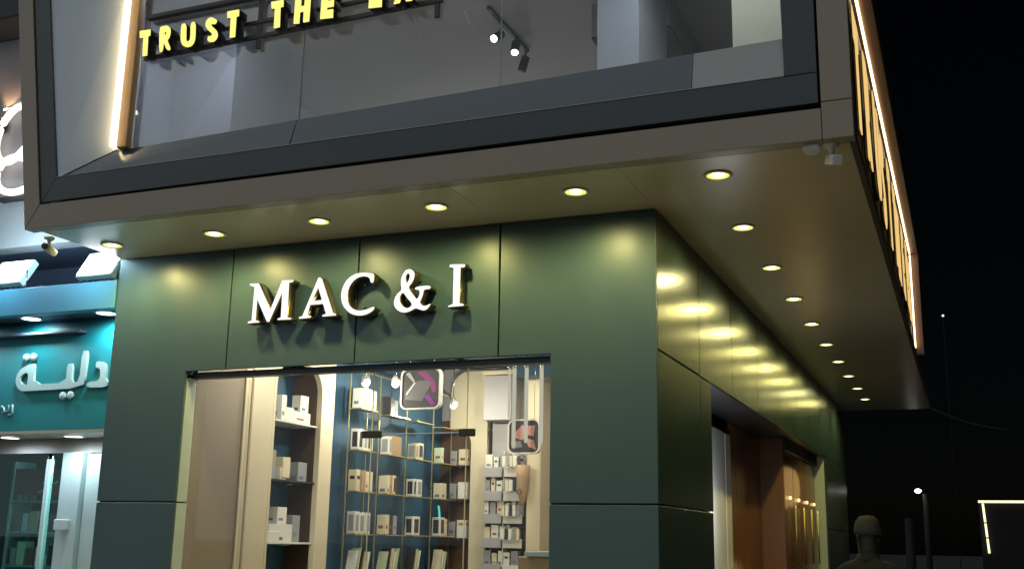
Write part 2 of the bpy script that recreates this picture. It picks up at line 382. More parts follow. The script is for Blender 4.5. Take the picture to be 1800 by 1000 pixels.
# ---- tilted inner bevel under the glazing, mitred with the pale bevel at the slanting end
yb0, yb1 = FY + 0.03, -1.0
def bevel_piece(a0, a1, m, z0=4.385, t0=0.0, t1=0.0):
    zt = lambda x: 4.607 + (x + 4.19) * 0.0205
    v = [(a0, yb0, z0), (a1, yb0, z0 + .02), (a1 + t1, yb1, zt(a1)), (a0 + t0, yb1, zt(a0))]
    w = [(p[0], p[1] + 0.03, p[2]) for p in v]
    put('bevel_panel', mesh_of('bevel_panel', v + w, BF), m, B)
bevel_piece(-4.67, -2.485, DARKGLOSS, t0=0.47)
bevel_piece(-2.480, 0.528, DARKGLOSS)
bevel_piece(0.532, 1.11, GREYPANEL)  # lighter grey stands in for a reflection on this end of the sill
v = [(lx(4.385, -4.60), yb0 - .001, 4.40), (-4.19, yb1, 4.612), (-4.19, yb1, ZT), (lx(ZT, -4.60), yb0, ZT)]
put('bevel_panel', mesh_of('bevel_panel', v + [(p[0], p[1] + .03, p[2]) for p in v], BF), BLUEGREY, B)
prism('highlight_strip', xz([(lx(zi, -4.60), zi + .001), (1.112, zi + .019), (1.112, zi + .0235), (lx(zi, -4.60), zi + .0055)], FY + 0.008), (0, .02, 0), GREYPANEL, B)  # pale strip puts the bright highlight along the frame edge into colour
# glazing
for a, b in ((-4.04, -2.486), (-2.478, -0.845), (-0.837, 1.10)):
    box('glass_pane', a, b, -0.985, -0.975, 4.60, ZT, UGLASS, B)
for x in (-2.482, -0.841):
    box('glass_joint', x - 0.0022, x + 0.0022, -0.99, -0.975, 4.62, ZT, GREYPANEL, B)
# ---- upper room behind the glazing
box('upper_floor', -4.85, 1.46, -0.95, 8.0, 4.12, 4.22, FLOOR, B)
box('upper_ceiling', -4.9, 1.46, -0.95, 8.0, 6.40, 6.46, CEIL, B)
box('upper_wall', -4.85, 1.46, 8.0, 8.1, 4.2, 6.4, UPWARM, B)
box('upper_wall', -4.90, -4.80, -0.95, 8.0, 4.2, 6.4, UPWALL, B)
box('upper_wall', 1.40, 1.46, -0.95, 11.3, 4.05, 6.4, BACKING, B)
box('upper_column', -4.79, -4.09, 0.30, 1.2, 4.2, 6.4, UPWALL, B)
box('upper_column', -0.542, -0.194, 0.30, 1.22, 4.2, 6.4, UPWALL, B)
box('upper_column', 0.55, 1.38, 0.30, 0.8, 4.2, 6.4, UPWARM, B)
bk = box('upper_bulkhead', -0.9, -0.175, 1.25, 7.5, 6.071, 6.399, CEIL, B)
box('underside', -0.9, -0.175, 1.25, 7.5, 6.05, 6.0705, UPSHADE, bk)  # shade under the bulkhead put into a darker plate
box('roof', -5.2, 1.50, -1.0, 13.2, 6.47, 6.6, BACKING, B)
prism('roof_edge', xz([(lx(ZT, -4.94), ZT + .003), (1.51, ZT + .003), (1.51, 6.62), (lx(6.6, -4.94), 6.62)], FY), (0, .1, 0), TAUPE, B)
# ---- lane side of the fascia: recessed sign field, proud upper band and blank end
XS = 1.51
box('sign_field', 1.462, 1.475, FY + 0.105, 7.05, 4.03, 5.26, BROWNMETAL, B)
box('side_band', 1.47, XS + 0.005, FY + 0.105, 6.98, 5.29, 6.16, BROWNMETAL, B, bev=0.003)
box('side_band', 1.47, XS + 0.005, 7.06, 9.2, 4.0, 6.16, BROWNMETAL, B, bev=0.003)
box('side_band', 1.47, XS + 0.005, 9.22, 11.4, 4.0, 6.16, BROWNMETAL, B, bev=0.003)
box('side_band', 1.47, XS + 0.002, FY + 0.105, 7.05, 3.985, 4.03, BROWNMETAL, B, bev=0.003)
ledt = box('led_strip', 1.498, XS + 0.0055, FY + 0.12, 7.02, 5.270, 5.287, E_LEDSIDE, B)
box('side_lip', XS + 0.006, 1.605, FY + 0.105, 7.16, 5.29, 5.36, LIP, B, bev=0.004)
box('side_lip', XS + 0.006, 1.605, 7.075, 7.16, 3.98, 5.286, LIP, B, bev=0.004)
box('led_strip', 1.498, XS + 0.0055, 7.03, 7.056, 4.06, 5.26, E_LEDSIDE, B)

# ---- shop front glazing
box('head_frame', XA + .002, XB - .002, 0.10, 0.19, 2.905, 2.954, DARKFRAME, B)
box('reveal_panel', XA - 0.012, XA, 0.032, 0.16, ZJ + J, 2.905, PALEGREEN, B)
box('reveal_panel', XA - 0.012, XA, 0.032, 0.16, 0.0, ZJ - J, PALEGREEN, B)
box('reveal_panel', XB, XB + 0.012, 0.032, 0.16, 0.0, 2.905, GREEN, B)
box('glass_pane', XA + .01, -2.372, 0.146, 0.156, 0.02, 2.904, GLASS, B)
box('glass_pane', -1.538, XB - .01, 0.146, 0.156, 0.02, 2.904, GLASS, B)
box('glass_pane', -2.365, -1.545, 0.146, 0.156, 2.408, 2.904, GLASS, B)
gd = box('glass_door', -2.365, -1.545, 0.146, 0.156, 0.02, 2.396, GLASS, B)
box('patch_fitting', -2.45, -2.285, 0.128, 0.174, 2.372, 2.428, BLACK, gd, bev=0.004)
box('patch_fitting', -1.60, -1.475, 0.128, 0.174, 2.372, 2.428, BLACK, gd, bev=0.004)
for x in (-2.368, -1.541): box('glass_joint', x - 0.0025, x + 0.0025, 0.1455, 0.1565, 0.02, 2.904, CREAM, B)
box('glass_joint', -2.28, -1.605, 0.1455, 0.1565, 2.398, 2.4055, STEEL, B)

# ================================================================== shop interior (setting)
ZC = 3.78
struct(box('interior_floor', -4.5, -0.64, 0.16, 5.6, -0.05, 0.02, FLOOR))
struct(box('interior_ceiling', -4.5, -0.14, 0.16, 5.6, ZC, ZC + 0.06, NAVY))
struct(box('interior_wall_right', -0.70, -0.64, 0.16, 5.6, 0.02, ZC, CREAM))
IW = struct(box('interior_wall_left', -4.56, -4.50, 0.14, 5.6, 0.0, ZC, BLUE))
box('wall_panel', -4.30, -4.12, 0.165, 0.85, 0.02, ZC, BEIGE, IW)
box('moulding', -4.30, -4.10, 0.852, 0.90, 0.02, ZC, CREAM, IW, bev=0.006)
box('moulding', -4.30, -4.11, 0.912, 0.955, 0.02, ZC, CREAM, IW, bev=0.006)
box('pilaster', -4.30, -4.09, 0.957, 1.30, 0.02, ZC, CREAM, IW, bev=0.01)
arc = [(2.16 - 0.26 + 0.26 * math.cos(a), 3.28 - 0.26 + 0.26 * math.sin(a)) for a in [math.pi / 2 * k / 8 for k in range(9)]]
arc2 = [(1.34 + 0.26 - 0.26 * math.sin(a), 3.28 - 0.26 + 0.26 * math.cos(a)) for a in [math.pi / 2 * k / 8 for k in range(9)]]
plate('niche_surround', [rect(1.302, 2.40, 0.02, ZC), [(1.34, 0.9), (2.16, 0.9)] + arc + arc2], 'yz', -4.095, 0.06, CREAM, IW)
box('niche_side', -4.45, -4.156, 2.165, 2.20, 0.02, ZC, BROWN, IW)
box('niche_side', -4.45, -4.156, 1.305, 1.335, 0.02, ZC, BLUE, IW)
box('niche_back', -4.49, -4.452, 1.305, 2.20, 0.02, ZC, BLUE, IW)
box('blue_wall', -4.36, -4.30, 2.21, 5.42, 0.02, ZC, BLUE, IW)
IB = struct(box('interior_wall_back', -4.5, -0.72, 5.46, 5.56, 0.02, ZC, LAV))
ar = [(-3.86 + 0.20 * math.cos(a) - 0.16, 2.98 - 0.20 + 0.20 * math.sin(a)) for a in [math.pi / 2 * k / 8 for k in range(9)]]
out = [(-3.60, 0.02), (-3.60, 3.72)] + [(-3.86 - 0.26 * math.sin(a), 3.46 + 0.26 * math.cos(a)) for a in [math.pi / 2 * k / 8 for k in range(9)]]
plate('arch_surround', [out + [(-4.12, 2.98)] + ar[::-1] + [(-3.82, 0.02)]], 'xz', 5.30, 0.10, CREAM, IB)
box('arch_back', -4.295, -3.82, 5.41, 5.455, 0.02, 3.1, BROWN, IB)
box('blue_bulkhead', -2.68, -1.9, 3.96, 4.2, 3.42, ZC - .002, BLUE, IB)
box('cream_column', -2.98, -2.80, 5.10, 5.455, 0.02, 3.55, CREAM, IB, bev=0.01)
box('wall_cabinet', -3.57, -3.20, 5.10, 5.455, 3.06, 3.62, LAV, IB, bev=0.006)
box('cornice', -3.58, -2.75, 5.06, 5.455, 3.63, 3.68, CREAM, IB, bev=0.006)

# ================================================================== glyph outlines (metres, wall coordinates)
G = {}
G['M']=[[(-3.444,3.634),(-3.436,3.646),(-3.349,3.644),(-3.217,3.413),(-3.121,3.654),(-3.015,3.647),(-3.016,3.629),(-3.053,3.622),(-3.049,3.338),(-3.012,3.33),(-3.011,3.315),(-3.144,3.317),(-3.143,3.332),(-3.112,3.34),(-3.112,3.559),(-3.224,3.305),(-3.244,3.308),(-3.356,3.51),(-3.356,3.333),(-3.321,3.322),(-3.319,3.307),(-3.431,3.305),(-3.431,3.322),(-3.395,3.332),(-3.391,3.609),(-3.422,3.619)]]
G['A']=[[(-2.765,3.654),(-2.742,3.64),(-2.62,3.35),(-2.592,3.34),(-2.592,3.323),(-2.72,3.32),(-2.718,3.337),(-2.687,3.345),(-2.718,3.425),(-2.839,3.424),(-2.859,3.342),(-2.826,3.333),(-2.828,3.318),(-2.939,3.315),(-2.936,3.333),(-2.906,3.341),(-2.777,3.646)],[(-2.773,3.566),(-2.732,3.462),(-2.823,3.459)]]
G['C']=[[(-2.259,3.645),(-2.264,3.567),(-2.292,3.569),(-2.297,3.603),(-2.324,3.621),(-2.366,3.628),(-2.41,3.621),(-2.453,3.594),(-2.484,3.549),(-2.496,3.496),(-2.491,3.442),(-2.472,3.4),(-2.44,3.372),(-2.395,3.354),(-2.343,3.353),(-2.299,3.362),(-2.252,3.379),(-2.242,3.365),(-2.258,3.342),(-2.297,3.32),(-2.348,3.308),(-2.4,3.31),(-2.453,3.325),(-2.499,3.359),(-2.536,3.404),(-2.554,3.459),(-2.555,3.513),(-2.538,3.569),(-2.504,3.617),(-2.456,3.648),(-2.405,3.661),(-2.345,3.661),(-2.3,3.654)]]
G['&']=[[(-1.943,3.661),(-1.913,3.645),(-1.899,3.618),(-1.904,3.577),(-1.922,3.543),(-1.952,3.513),(-1.915,3.461),(-1.871,3.409),(-1.854,3.44),(-1.85,3.463),(-1.859,3.481),(-1.9,3.488),(-1.882,3.514),(-1.756,3.515),(-1.758,3.482),(-1.815,3.483),(-1.819,3.449),(-1.831,3.415),(-1.848,3.384),(-1.816,3.356),(-1.787,3.356),(-1.754,3.37),(-1.75,3.361),(-1.777,3.328),(-1.808,3.314),(-1.846,3.323),(-1.884,3.34),(-1.921,3.32),(-1.965,3.308),(-2.01,3.312),(-2.05,3.339),(-2.072,3.372),(-2.075,3.408),(-2.064,3.442),(-2.043,3.47),(-2.009,3.494),(-2.019,3.533),(-2.021,3.574),(-2.008,3.617),(-1.981,3.653)],[(-1.963,3.622),(-1.947,3.615),(-1.943,3.592),(-1.951,3.566),(-1.966,3.546),(-1.976,3.571),(-1.979,3.603)],[(-2.0,3.476),(-1.958,3.423),(-1.911,3.371),(-1.935,3.349),(-1.961,3.347),(-1.997,3.368),(-2.022,3.404),(-2.024,3.439)]]
G['I']=[[(-1.602,3.659),(-1.59,3.669),(-1.469,3.662),(-1.466,3.643),(-1.475,3.635),(-1.505,3.632),(-1.506,3.36),(-1.472,3.349),(-1.468,3.332),(-1.603,3.329),(-1.605,3.34),(-1.564,3.355),(-1.567,3.634),(-1.602,3.643)]]
G['taa']=[[(-6.231,3.166),(-6.198,3.164),(-6.189,2.963),(-5.787,2.965),(-5.794,3.147),(-5.728,3.147),(-5.725,2.967),(-5.628,2.969),(-5.627,3.262),(-5.561,3.259),(-5.565,3.061),(-5.57,2.911),(-6.302,2.901),(-6.352,2.915),(-6.396,2.954),(-6.413,3.004),(-6.408,3.061),(-6.368,3.118),(-6.297,3.148)],[(-6.265,3.077),(-6.26,2.961),(-6.296,2.963),(-6.341,2.981),(-6.364,3.01),(-6.357,3.047),(-6.318,3.075)]]
G['dal']=[[(-5.45,3.153),(-5.395,3.152),(-5.341,3.128),(-5.321,3.083),(-5.316,2.972),(-5.291,2.971),(-5.288,2.909),(-5.529,2.91),(-5.533,2.964),(-5.386,2.971),(-5.388,3.062),(-5.407,3.091),(-5.448,3.095)]]
G['dots']=[[(-6.323,3.228),(-6.233,3.23),(-5.816,2.845),(-5.727,2.847),(-6.285,3.226)]]
G['small']=[[(-6.434,2.783),(-6.426,2.701),(-6.44,2.685),(-6.472,2.684)],[(-6.482,2.78),(-6.483,2.719),(-6.52,2.715)],[(-6.572,2.77),(-6.542,2.753),(-6.531,2.72),(-6.561,2.704)]]
G['T']=[[(-3.951,5.546),(-3.846,5.544),(-3.844,5.492),(-3.864,5.489),(-3.856,5.322),(-3.897,5.32),(-3.906,5.484),(-3.943,5.487)]]
G['R']=[[(-3.753,5.546),(-3.709,5.551),(-3.675,5.548),(-3.652,5.529),(-3.644,5.504),(-3.642,5.474),(-3.652,5.436),(-3.669,5.424),(-3.621,5.336),(-3.658,5.333),(-3.7,5.417),(-3.704,5.331),(-3.733,5.33)],[(-3.703,5.499),(-3.686,5.5),(-3.678,5.486),(-3.683,5.472),(-3.701,5.469)]]
G['U']=[[(-3.538,5.54),(-3.493,5.536),(-3.484,5.418),(-3.478,5.387),(-3.46,5.375),(-3.444,5.382),(-3.437,5.398),(-3.446,5.537),(-3.403,5.535),(-3.393,5.403),(-3.399,5.363),(-3.422,5.334),(-3.462,5.328),(-3.504,5.347),(-3.529,5.39),(-3.534,5.438)]]
G['S']=[[(-3.244,5.547),(-3.192,5.514),(-3.212,5.482),(-3.246,5.494),(-3.251,5.48),(-3.194,5.429),(-3.177,5.391),(-3.184,5.357),(-3.211,5.335),(-3.251,5.339),(-3.272,5.354),(-3.266,5.394),(-3.242,5.381),(-3.224,5.399),(-3.281,5.45),(-3.301,5.483),(-3.301,5.518),(-3.277,5.544)]]
G['T2']=[[(-3.102,5.57),(-2.995,5.569),(-2.994,5.516),(-3.016,5.514),(-3.014,5.344),(-3.059,5.344),(-3.065,5.513),(-3.097,5.516)]]
G['T3']=[[(-2.698,5.58),(-2.59,5.578),(-2.589,5.523),(-2.614,5.523),(-2.608,5.359),(-2.657,5.355),(-2.661,5.523),(-2.691,5.524)]]
G['H']=[[(-2.481,5.587),(-2.431,5.587),(-2.429,5.495),(-2.396,5.497),(-2.396,5.589),(-2.346,5.587),(-2.349,5.361),(-2.397,5.361),(-2.399,5.452),(-2.435,5.45),(-2.435,5.359),(-2.482,5.363)]]
G['E']=[[(-2.247,5.583),(-2.139,5.58),(-2.139,5.53),(-2.193,5.529),(-2.194,5.499),(-2.142,5.498),(-2.142,5.446),(-2.198,5.448),(-2.199,5.425),(-2.144,5.424),(-2.142,5.356),(-2.25,5.363)]]
G['E2']=[[(-1.835,5.594),(-1.729,5.594),(-1.729,5.546),(-1.783,5.545),(-1.784,5.515),(-1.733,5.514),(-1.733,5.461),(-1.785,5.461),(-1.788,5.443),(-1.734,5.441),(-1.733,5.372),(-1.84,5.379)]]
G['X']=[[(-1.632,5.375),(-1.585,5.377),(-1.564,5.443),(-1.532,5.379),(-1.483,5.378),(-1.528,5.48),(-1.484,5.589),(-1.529,5.589),(-1.554,5.529),(-1.583,5.586),(-1.633,5.587),(-1.59,5.484)]]

# ---- front sign: five lit letters with gold returns
smooth = {'C': 2, '&': 2}
NM = {'M': 'lit letter M, first of the white sign letters over the shop window', 'A': 'lit letter A between M and C on the green fascia sign',
      'C': 'lit letter C crossing a panel joint in the shop sign', '&': 'lit ampersand of the white shop sign over the window',
      'I': 'lit letter I, last of the white sign letters over the shop window'}
for k, lab in NM.items():
    cs = [chaikin(c, smooth[k]) if k in smooth else c for c in G[k]]
    x0 = sum(p[0] for p in cs[0]) / len(cs[0])
    t = thing('sign_letter', 'white ' + lab, 'sign letter', (x0, 0, 3.32), 'white letters of the shop sign')
    cs = [inset(c, .0035 if j == 0 else -.0035) for j, c in enumerate(cs)]
    plate('face', cs, 'xz', -0.126, 0.010, E_SIGN, t)
    plate('return', cs, 'xz', -0.115, 0.095, RETURN, t, grow=0.006)
    for dz in (3.40, 3.58):
        tube('spacer', [(x0, -0.03, dz), (x0, 0.002, dz)], 0.008, GOLD, t, seg=6)
# ---- slogan on rails in front of the upper glazing
rl = thing('sign_rail', 'dark steel rails carrying the yellow slogan letters in front of the upper glass', 'rail', (-2.7, -1.03, 5.3))
for z0, z1 in ((5.345, 5.375), (5.47, 5.495)):
    v = [(-3.98, -1.020, z0), (-1.30, -1.020, z0 + .05), (-1.30, -0.992, z0 + .05), (-3.98, -0.992, z0)]
    put('bar', mesh_of('bar', v + [(a, b, c + (z1 - z0)) for a, b, c in v], BF), BROWNMETAL, rl)
for z0 in (5.70,):
    box('bar', -3.98, -1.30, -1.045, -0.992, z0, z0 + .03, BROWNMETAL, rl)
for x in (-2.90, -1.36): box('post', x, x + 0.035, -1.012, -0.992, 5.28, 6.15, BROWNMETAL, rl)
names = [('T', 'first letter of the word TRUST'), ('R', 'letter R of the word TRUST'), ('U', 'letter U of the word TRUST'), ('S', 'letter S of the word TRUST'),
         ('T2', 'last letter of the word TRUST'), ('T3', 'first letter of the word THE'), ('H', 'letter H of the word THE'), ('E', 'letter E ending the word THE'),
         ('E2', 'letter E starting the cut-off third word'), ('X', 'letter X of the cut-off third word')]
for k, lab in names:
    cs = [chaikin(c, 2) if k == 'S' else (chaikin(c, 1) if k in ('U', 'R') else c) for c in G[k]]
    x0 = sum(p[0] for p in cs[0]) / len(cs[0]); zb = min(p[1] for p in cs[0])
    t = thing('slogan_letter', 'yellow lit ' + lab + ' in the upper slogan', 'sign letter', (x0, -1.13, zb), 'yellow slogan letters')
    plate('face', cs, 'xz', -1.135, 0.010, E_YEL, t)
    plate('return', cs, 'xz', -1.124, 0.10, BLACK, t, grow=0.003)
# ---- upright light bar at the slanting end of the upper window
t = thing('light_bar', 'upright gold bar with a glowing white edge at the slanting window end', 'light bar', (-4.12, -1.0, 4.6))
box('post', -4.155, -4.05, -1.05, -0.985, 4.606, 6.15, WOODBAR, t, bev=0.006)
box('led_strip', -4.184, -4.157, -1.085, -1.02, 4.61, 6.15, E_LED, t)
box('led_diffuser', -4.1565, -4.146, -1.07, -1.0505, 4.61, 6.15, E_NEON, t)
# ---- lane-side sign letters, seen almost edge on
seq = ['T', 'R', 'U', 'S', 'T2', 'T3', 'H', 'E', 'E2', 'X']
yy = -0.75
for i, k in enumerate(seq):
    cs = G[k]; x0 = min(p[0] for p in cs[0]); x1 = max(p[0] for p in cs[0]); z0 = min(p[1] for p in cs[0]); z1 = max(p[1] for p in cs[0])
    sc = 0.78 / (z1 - z0)
    c2 = [[(yy + (p[0] - x0) * sc, 4.22 + (p[1] - z0) * sc) for p in c] for c in cs]
    t = thing('slogan_letter', 'gold letter on the lane side of the fascia, %s from the street corner' % ORD[i], 'sign letter', (1.5, yy, 4.22), 'gold letters on the lane side')
    plate('face', c2, 'yz', 1.512 + .006 * (i % 3), 0.006, GOLDLIT, t)
    plate('return', c2, 'yz', 1.505 + .006 * (i % 3), 0.02 + .006 * (i % 3), GOLD, t, grow=0.004)
    tube('spacer', [(1.474, yy + .2, 4.6), (1.487, yy + .2, 4.6)], 0.01, GOLD, t, seg=6)
    yy += (x1 - x0) * sc + 0.32

# ================================================================== recessed downlights in the soffit
def downlight(x, y, z, label, group, power=40, col=(1.0, 0.88, 0.31), e=E_DOWN, r=0.075, ring=WHITEPL, ang=150, cat='downlight'):
    t = thing('downlight', label, cat, (x, y, z), group)
    power *= random.uniform(.85, 1.12); col = (col[0], col[1] * random.uniform(.98, 1.02), col[2] * random.uniform(.85, 1.2))
    lathe('trim_ring', [(r, 0.0), (r + .02, -0.001), (r + .022, -0.008), (r + .012, -0.012), (r, -0.010), (r, 0.0)], (x, y, z - .0005), (0, 0, 1), ring, t)
    if e is E_DOWN:
        lathe('lens', [(0.0, -0.012), (r * .5, -0.011), (r * .6, -0.006), (r * .6, -0.001), (0, -0.001)], (x, y, z), (0, 0, 1), e, t)
        lathe('halo_ring', [(r * .65, -0.002), (r - .001, -0.009), (r - .001, -0.0005), (r * .65, -0.0005), (r * .65, -0.002)], (x, y, z), (0, 0, 1), E_HALO, t)  # glowing ring stands in for the yellow halo around the lamp
    else:
        lathe('lens', [(0.0, -0.004), (r * .7, -0.006), (r - .001, -0.009), (r - .001, -0.001), (0, -0.001)], (x, y, z), (0, 0, 1), e, t)
    lamp('SPOT', (x, y, z - 0.05), power, col, t, size=r * .5, angle=178, blend=0.66, aim=(0, 0, -1))
    return t
fl = [(-4.647, -0.445), (-3.572, -0.466), (-2.554, -0.507), (-1.517, -0.554), (-0.421, -0.57), (0.59, -0.602)]
for i, (x, y) in enumerate(fl):
    lab = 'warm recessed downlight at the street corner of the soffit' if i == 5 else 'warm recessed downlight over the shop front, %s from the neighbouring shop' % ORD[i]
    downlight(x, y, 4.0, lab, 'downlights in the soffit')
for i in range(9):
    downlight(0.515, 0.70 + i * 1.358, 4.0, 'warm recessed downlight along the lane wall, %s after the corner one' % ORD[i], 'downlights in the soffit')

# ================================================================== soffit cameras
t = thing('security_camera', 'white security camera with a junction box under the soffit corner', 'camera', (1.28, -0.97, 4.0))
prism('junction_box', [(1.20, -1.06, 3.999), (1.30, -1.07, 3.999), (1.30, -0.99, 3.999), (1.26, -0.93, 3.999), (1.20, -0.96, 3.999)], (0, 0, -0.06), WHITEPL, t, bev=0.01)
lathe('mount', [(0.055, 0), (0.05, -0.03), (0.02, -0.05)], (1.36, -1.0, 3.999), (0, 0, 1), WHITEPL, t)
tube('arm', [(1.36, -1.0, 3.96), (1.365, -0.97, 3.925)], 0.016, WHITEPL, t, seg=8)
me = mesh_of('camera_body', box_v(-0.034, 0.034, -0.075, 0.075, -0.032, 0.032), BF); bevel_mesh(me, 0.012, 2)
cb = put('camera_body', me, WHITEPL); cb.location = (1.37, -0.96, 3.895); cb.rotation_euler = (math.radians(20), 0, math.radians(25))
bpy.context.view_layer.update(); mw = cb.matrix_world.copy(); cb.parent = t; cb.matrix_parent_inverse = Matrix.Translation(-t.location)
t = thing('security_camera', 'small dome camera hanging under the soffit edge beside the neighbour', 'camera', (-5.0, -0.78, 4.0))
lathe('mount', [(0.045, 0), (0.045, -0.02), (0.015, -0.035), (0.015, -0.07)], (-4.99, -0.80, 3.999), (0, 0, 1), WHITEPL, t)
tube('camera_body', [(-4.985, -0.84, 3.91), (-4.99, -0.80, 3.90), (-5.0, -0.72, 3.885)], [0.03, 0.034, 0.03], CREAM, t, seg=12)
tube('lens_hood', [(-4.983, -0.862, 3.914), (-4.985, -0.842, 3.911)], 0.026, BLACK, t, seg=12)

# ================================================================== upper room track light and lamps
t = thing('track_light', 'black track with three spotlights on the upper room ceiling', 'track light', (-1.8, 1.4, 6.4))
box('track', -1.82, -1.785, 0.95, 1.95, 6.365, 6.399, BLACK, t, bev=0.003)
def spot_head(p, d, on, t):
    d = Vector(d).normalized(); p = Vector(p)
    h = tube('spot_body', [p, p + d * 0.15], 0.042, BLACK, t, seg=16)
    tube('stem', [p + Vector((0, 0, .08)), p + d * 0.04], 0.01, BLACK, t, seg=6)
    if on: lathe('lens', [(0.0, 0.0), (0.034, 0.0), (0.034, 0.004), (0.0, 0.006)], p + d * 0.149, d, E_TRACK, h, seg=14)
    return p + d * 0.16
a = spot_head((-1.84, 1.35, 6.30), (-0.15, -0.75, -0.6), True, t)
b = spot_head((-1.78, 1.58, 6.30), (0.12, -0.45, -0.8), True, t)
c = spot_head((-1.80, 1.90, 6.30), (-0.30, 0.05, -0.9), False, t)
lamp('SPOT', a, 16, (1, .97, .92), t, size=.03, angle=110, aim=(-0.15, -0.75, -0.6))
lamp('SPOT', b, 16, (1, .97, .92), t, size=.03, angle=110, aim=(0.12, -0.45, -0.8))
t = thing('added_pendant', 'added globe lamp hanging deep inside the upper room', 'lamp', (-3.0, 4.8, 5.4))  # added lamp, lifts the upper ceiling by bounced light
lathe('globe', [(0.0, 0.1), (0.07, 0.07), (0.1, 0), (0.07, -0.07), (0, -0.1)], (-3.0, 4.8, 5.5), (0, 0, 1), E_TRACK, t)
tube('cord', [(-3.0, 4.8, 5.6), (-3.0, 4.8, 6.4)], 0.006, BLACK, t, seg=6)
lamp('POINT', (-3.0, 4.8, 5.3), 36, (.93, .96, 1.0), t, size=.1)

for i, (x, y) in enumerate(((-3.9, -0.35), (-1.9, -0.35), (0.2, -0.35), (1.0, -0.6))):  # added lamps above the view, light the column fronts
    downlight(x, y, 6.399, 'added unseen ceiling light behind the upper glazing, %s from the light bar' % ORD[i], 'added upper room lights', 17, (.90, .95, 1.0), E_TRACK)

t = tag(tube('white_streak', [(-1.64, -1.0, 5.47), (-1.545, -1.0, 5.34), (-1.482, -1.0, 5.21), (-1.448, -1.0, 5.12)], .004, WHITEPL, seg=6), 'thin white curved streak below the cut-off slogan word', 'cable')  # pale curved streak, built as a thin white tube
t = tag(tube('white_streak', [(-1.12, -1.0, 5.29), (-1.09, -1.0, 5.21), (-1.03, -1.0, 5.13)], .004, WHITEPL, seg=6), 'short white curved streak before the glass beside the ceiling track', 'cable')  # second streak, a shorter thin tube

# ================================================================== shop furniture and goods
t = thing('brass_shelving', 'tall brass shelf frame along the blue shop wall', 'shelf', (-4.2, 4.1, 0.02))
bays = [(2.79, 3.18), (3.46, 3.96), (4.13, 4.60), (4.85, 5.30)]
LV = [1.64, 2.085, 2.52, 2.965]
for a, b in bays:
    box('post', -4.148, -4.136, a - 0.007, a + 0.007, 0.02, 3.39, BRASS, t)
    if a < 3: box('post', -4.148, -4.136, b - 0.007, b + 0.007, 0.02, 3.39, BRASS, t)
    for z in [1.20] + LV: box('shelf', -4.147, -4.0, a + 0.008, b, z - 0.012, z, BRASS, t)
box('post', -4.148, -4.136, 5.385, 5.399, 0.02, 3.39, BRASS, t)
box('top_rail', -4.149, -4.135, 2.78, 5.40, 3.391, 3.405, BRASS, t)
BAYN = ['front', 'second', 'third', 'rear']; LVN = ['lowest', 'lower middle', 'upper middle', 'top']
def carton(name, x0, x1, y0, y1, z0, h, m, label, cat='box', group=None, window=None):
    t = thing(name, label, cat, ((x0 + x1) / 2, (y0 + y1) / 2, z0), group)
    box('carton', x0, x1, y0, y1, z0 + .0005, z0 + h, m, t, bev=0.003)
    if window is None and h > .06:
        k = int(abs(x0 * 977 + y0 * 1733 + z0 * 311)) % 7
        if k < 5:
            w, f = y1 - y0, (.12, .55, .3, .7, .2)[k]
            box('print', x1 + .0003, x1 + .0012, y0 + w * .15, y1 - w * (.15 if k % 2 else .4), z0 + h * f, z0 + h * (f + .16), INKS[k], t)
            box('print', x0 + (x1 - x0) * .2, x1 - (x1 - x0) * .25, y0 - .0012, y0 - .0003, z0 + h * f, z0 + h * (f + .16), INKS[k], t)
    if window is not None:
        w = y1 - y0
        if w > 0.03: box('window', x1 + .0003, x1 + .003, y0 + w * .18, y1 - w * .18, z0 + h * .14, z0 + h * .86, window, t)
        box('window', x0 + .02, x1 - .02, y0 - .003, y0 - .0003, z0 + h * .14, z0 + h * .86, window, t)
    return t
# (bay, level): list of (width, height, material, window material, colour word)
W, C, T, D, P, S = (WHITE, 'white'), (CREAMBOX, 'cream'), (TANBOX, 'tan'), (DARKBOX, 'dark'), (MINTBOX, 'pale green'), (GREYBOX, 'grey')
goods = {
 (0, 3): [(.07, .27, W, None), (.07, .29, P, None), (.08, .28, P, None), (.08, .27, P, None)],
 (0, 2): [(.09, .28, W, D), (.09, .27, W, S), (.06, .26, C, D), (.05, .25, P, None)],
 (0, 1): [(.08, .28, C, None), (.08, .28, T, None), (.08, .27, C, None), (.07, .27, C, None)],
 (0, 0): [(.09, .29, W, S), (.11, .28, W, S), (.09, .28, W, S)],
 (1, 3): [(.10, .26, D, None), (.07, .22, S, None)],
 (1, 2): [(.06, .25, W, S), (.24, .27, T, None)],
 (1, 1): [(.06, .25, C, None), (.05, .26, T, None), (.06, .26, C, D), (.06, .24, D, None)],
 (1, 0): [(.09, .27, C, None), (.08, .26, D, None), (.07, .26, S, None)],
 (2, 2): [(.06, .22, C, S), (.13, .24, C, D)],
 (2, 1): [(.05, .25, W, D), (.13, .25, W, S)],
 (2, 0): [(.17, .27, W, D)],
 (3, 2): [(.05, .22, P, None)],
 (3, 1): [(.15, .22, C, None)],
 (3, 0): [(.13, .26, W, D), (.06, .24, C, None)],
}
for (bi, li), row in goods.items():
    y = bays[bi][0] + 0.03
    for i, (w, h, m, wm) in enumerate(row):
        lab = '%s box on the %s shelf of the %s brass bay%s' % (m[1], LVN[li], BAYN[bi], ', %s along' % ORD[i] if len(row) > 1 else '')
        carton('product_box', -4.133 + random.uniform(0, .01), -4.02 + random.uniform(-.01, .005), y, y + w, LV[li], h * (.80 if bi < 3 else .86), m[0], lab, 'box', 'goods on the brass shelves', wm[0] if wm else None)
        y += w + random.uniform(.008, .02)
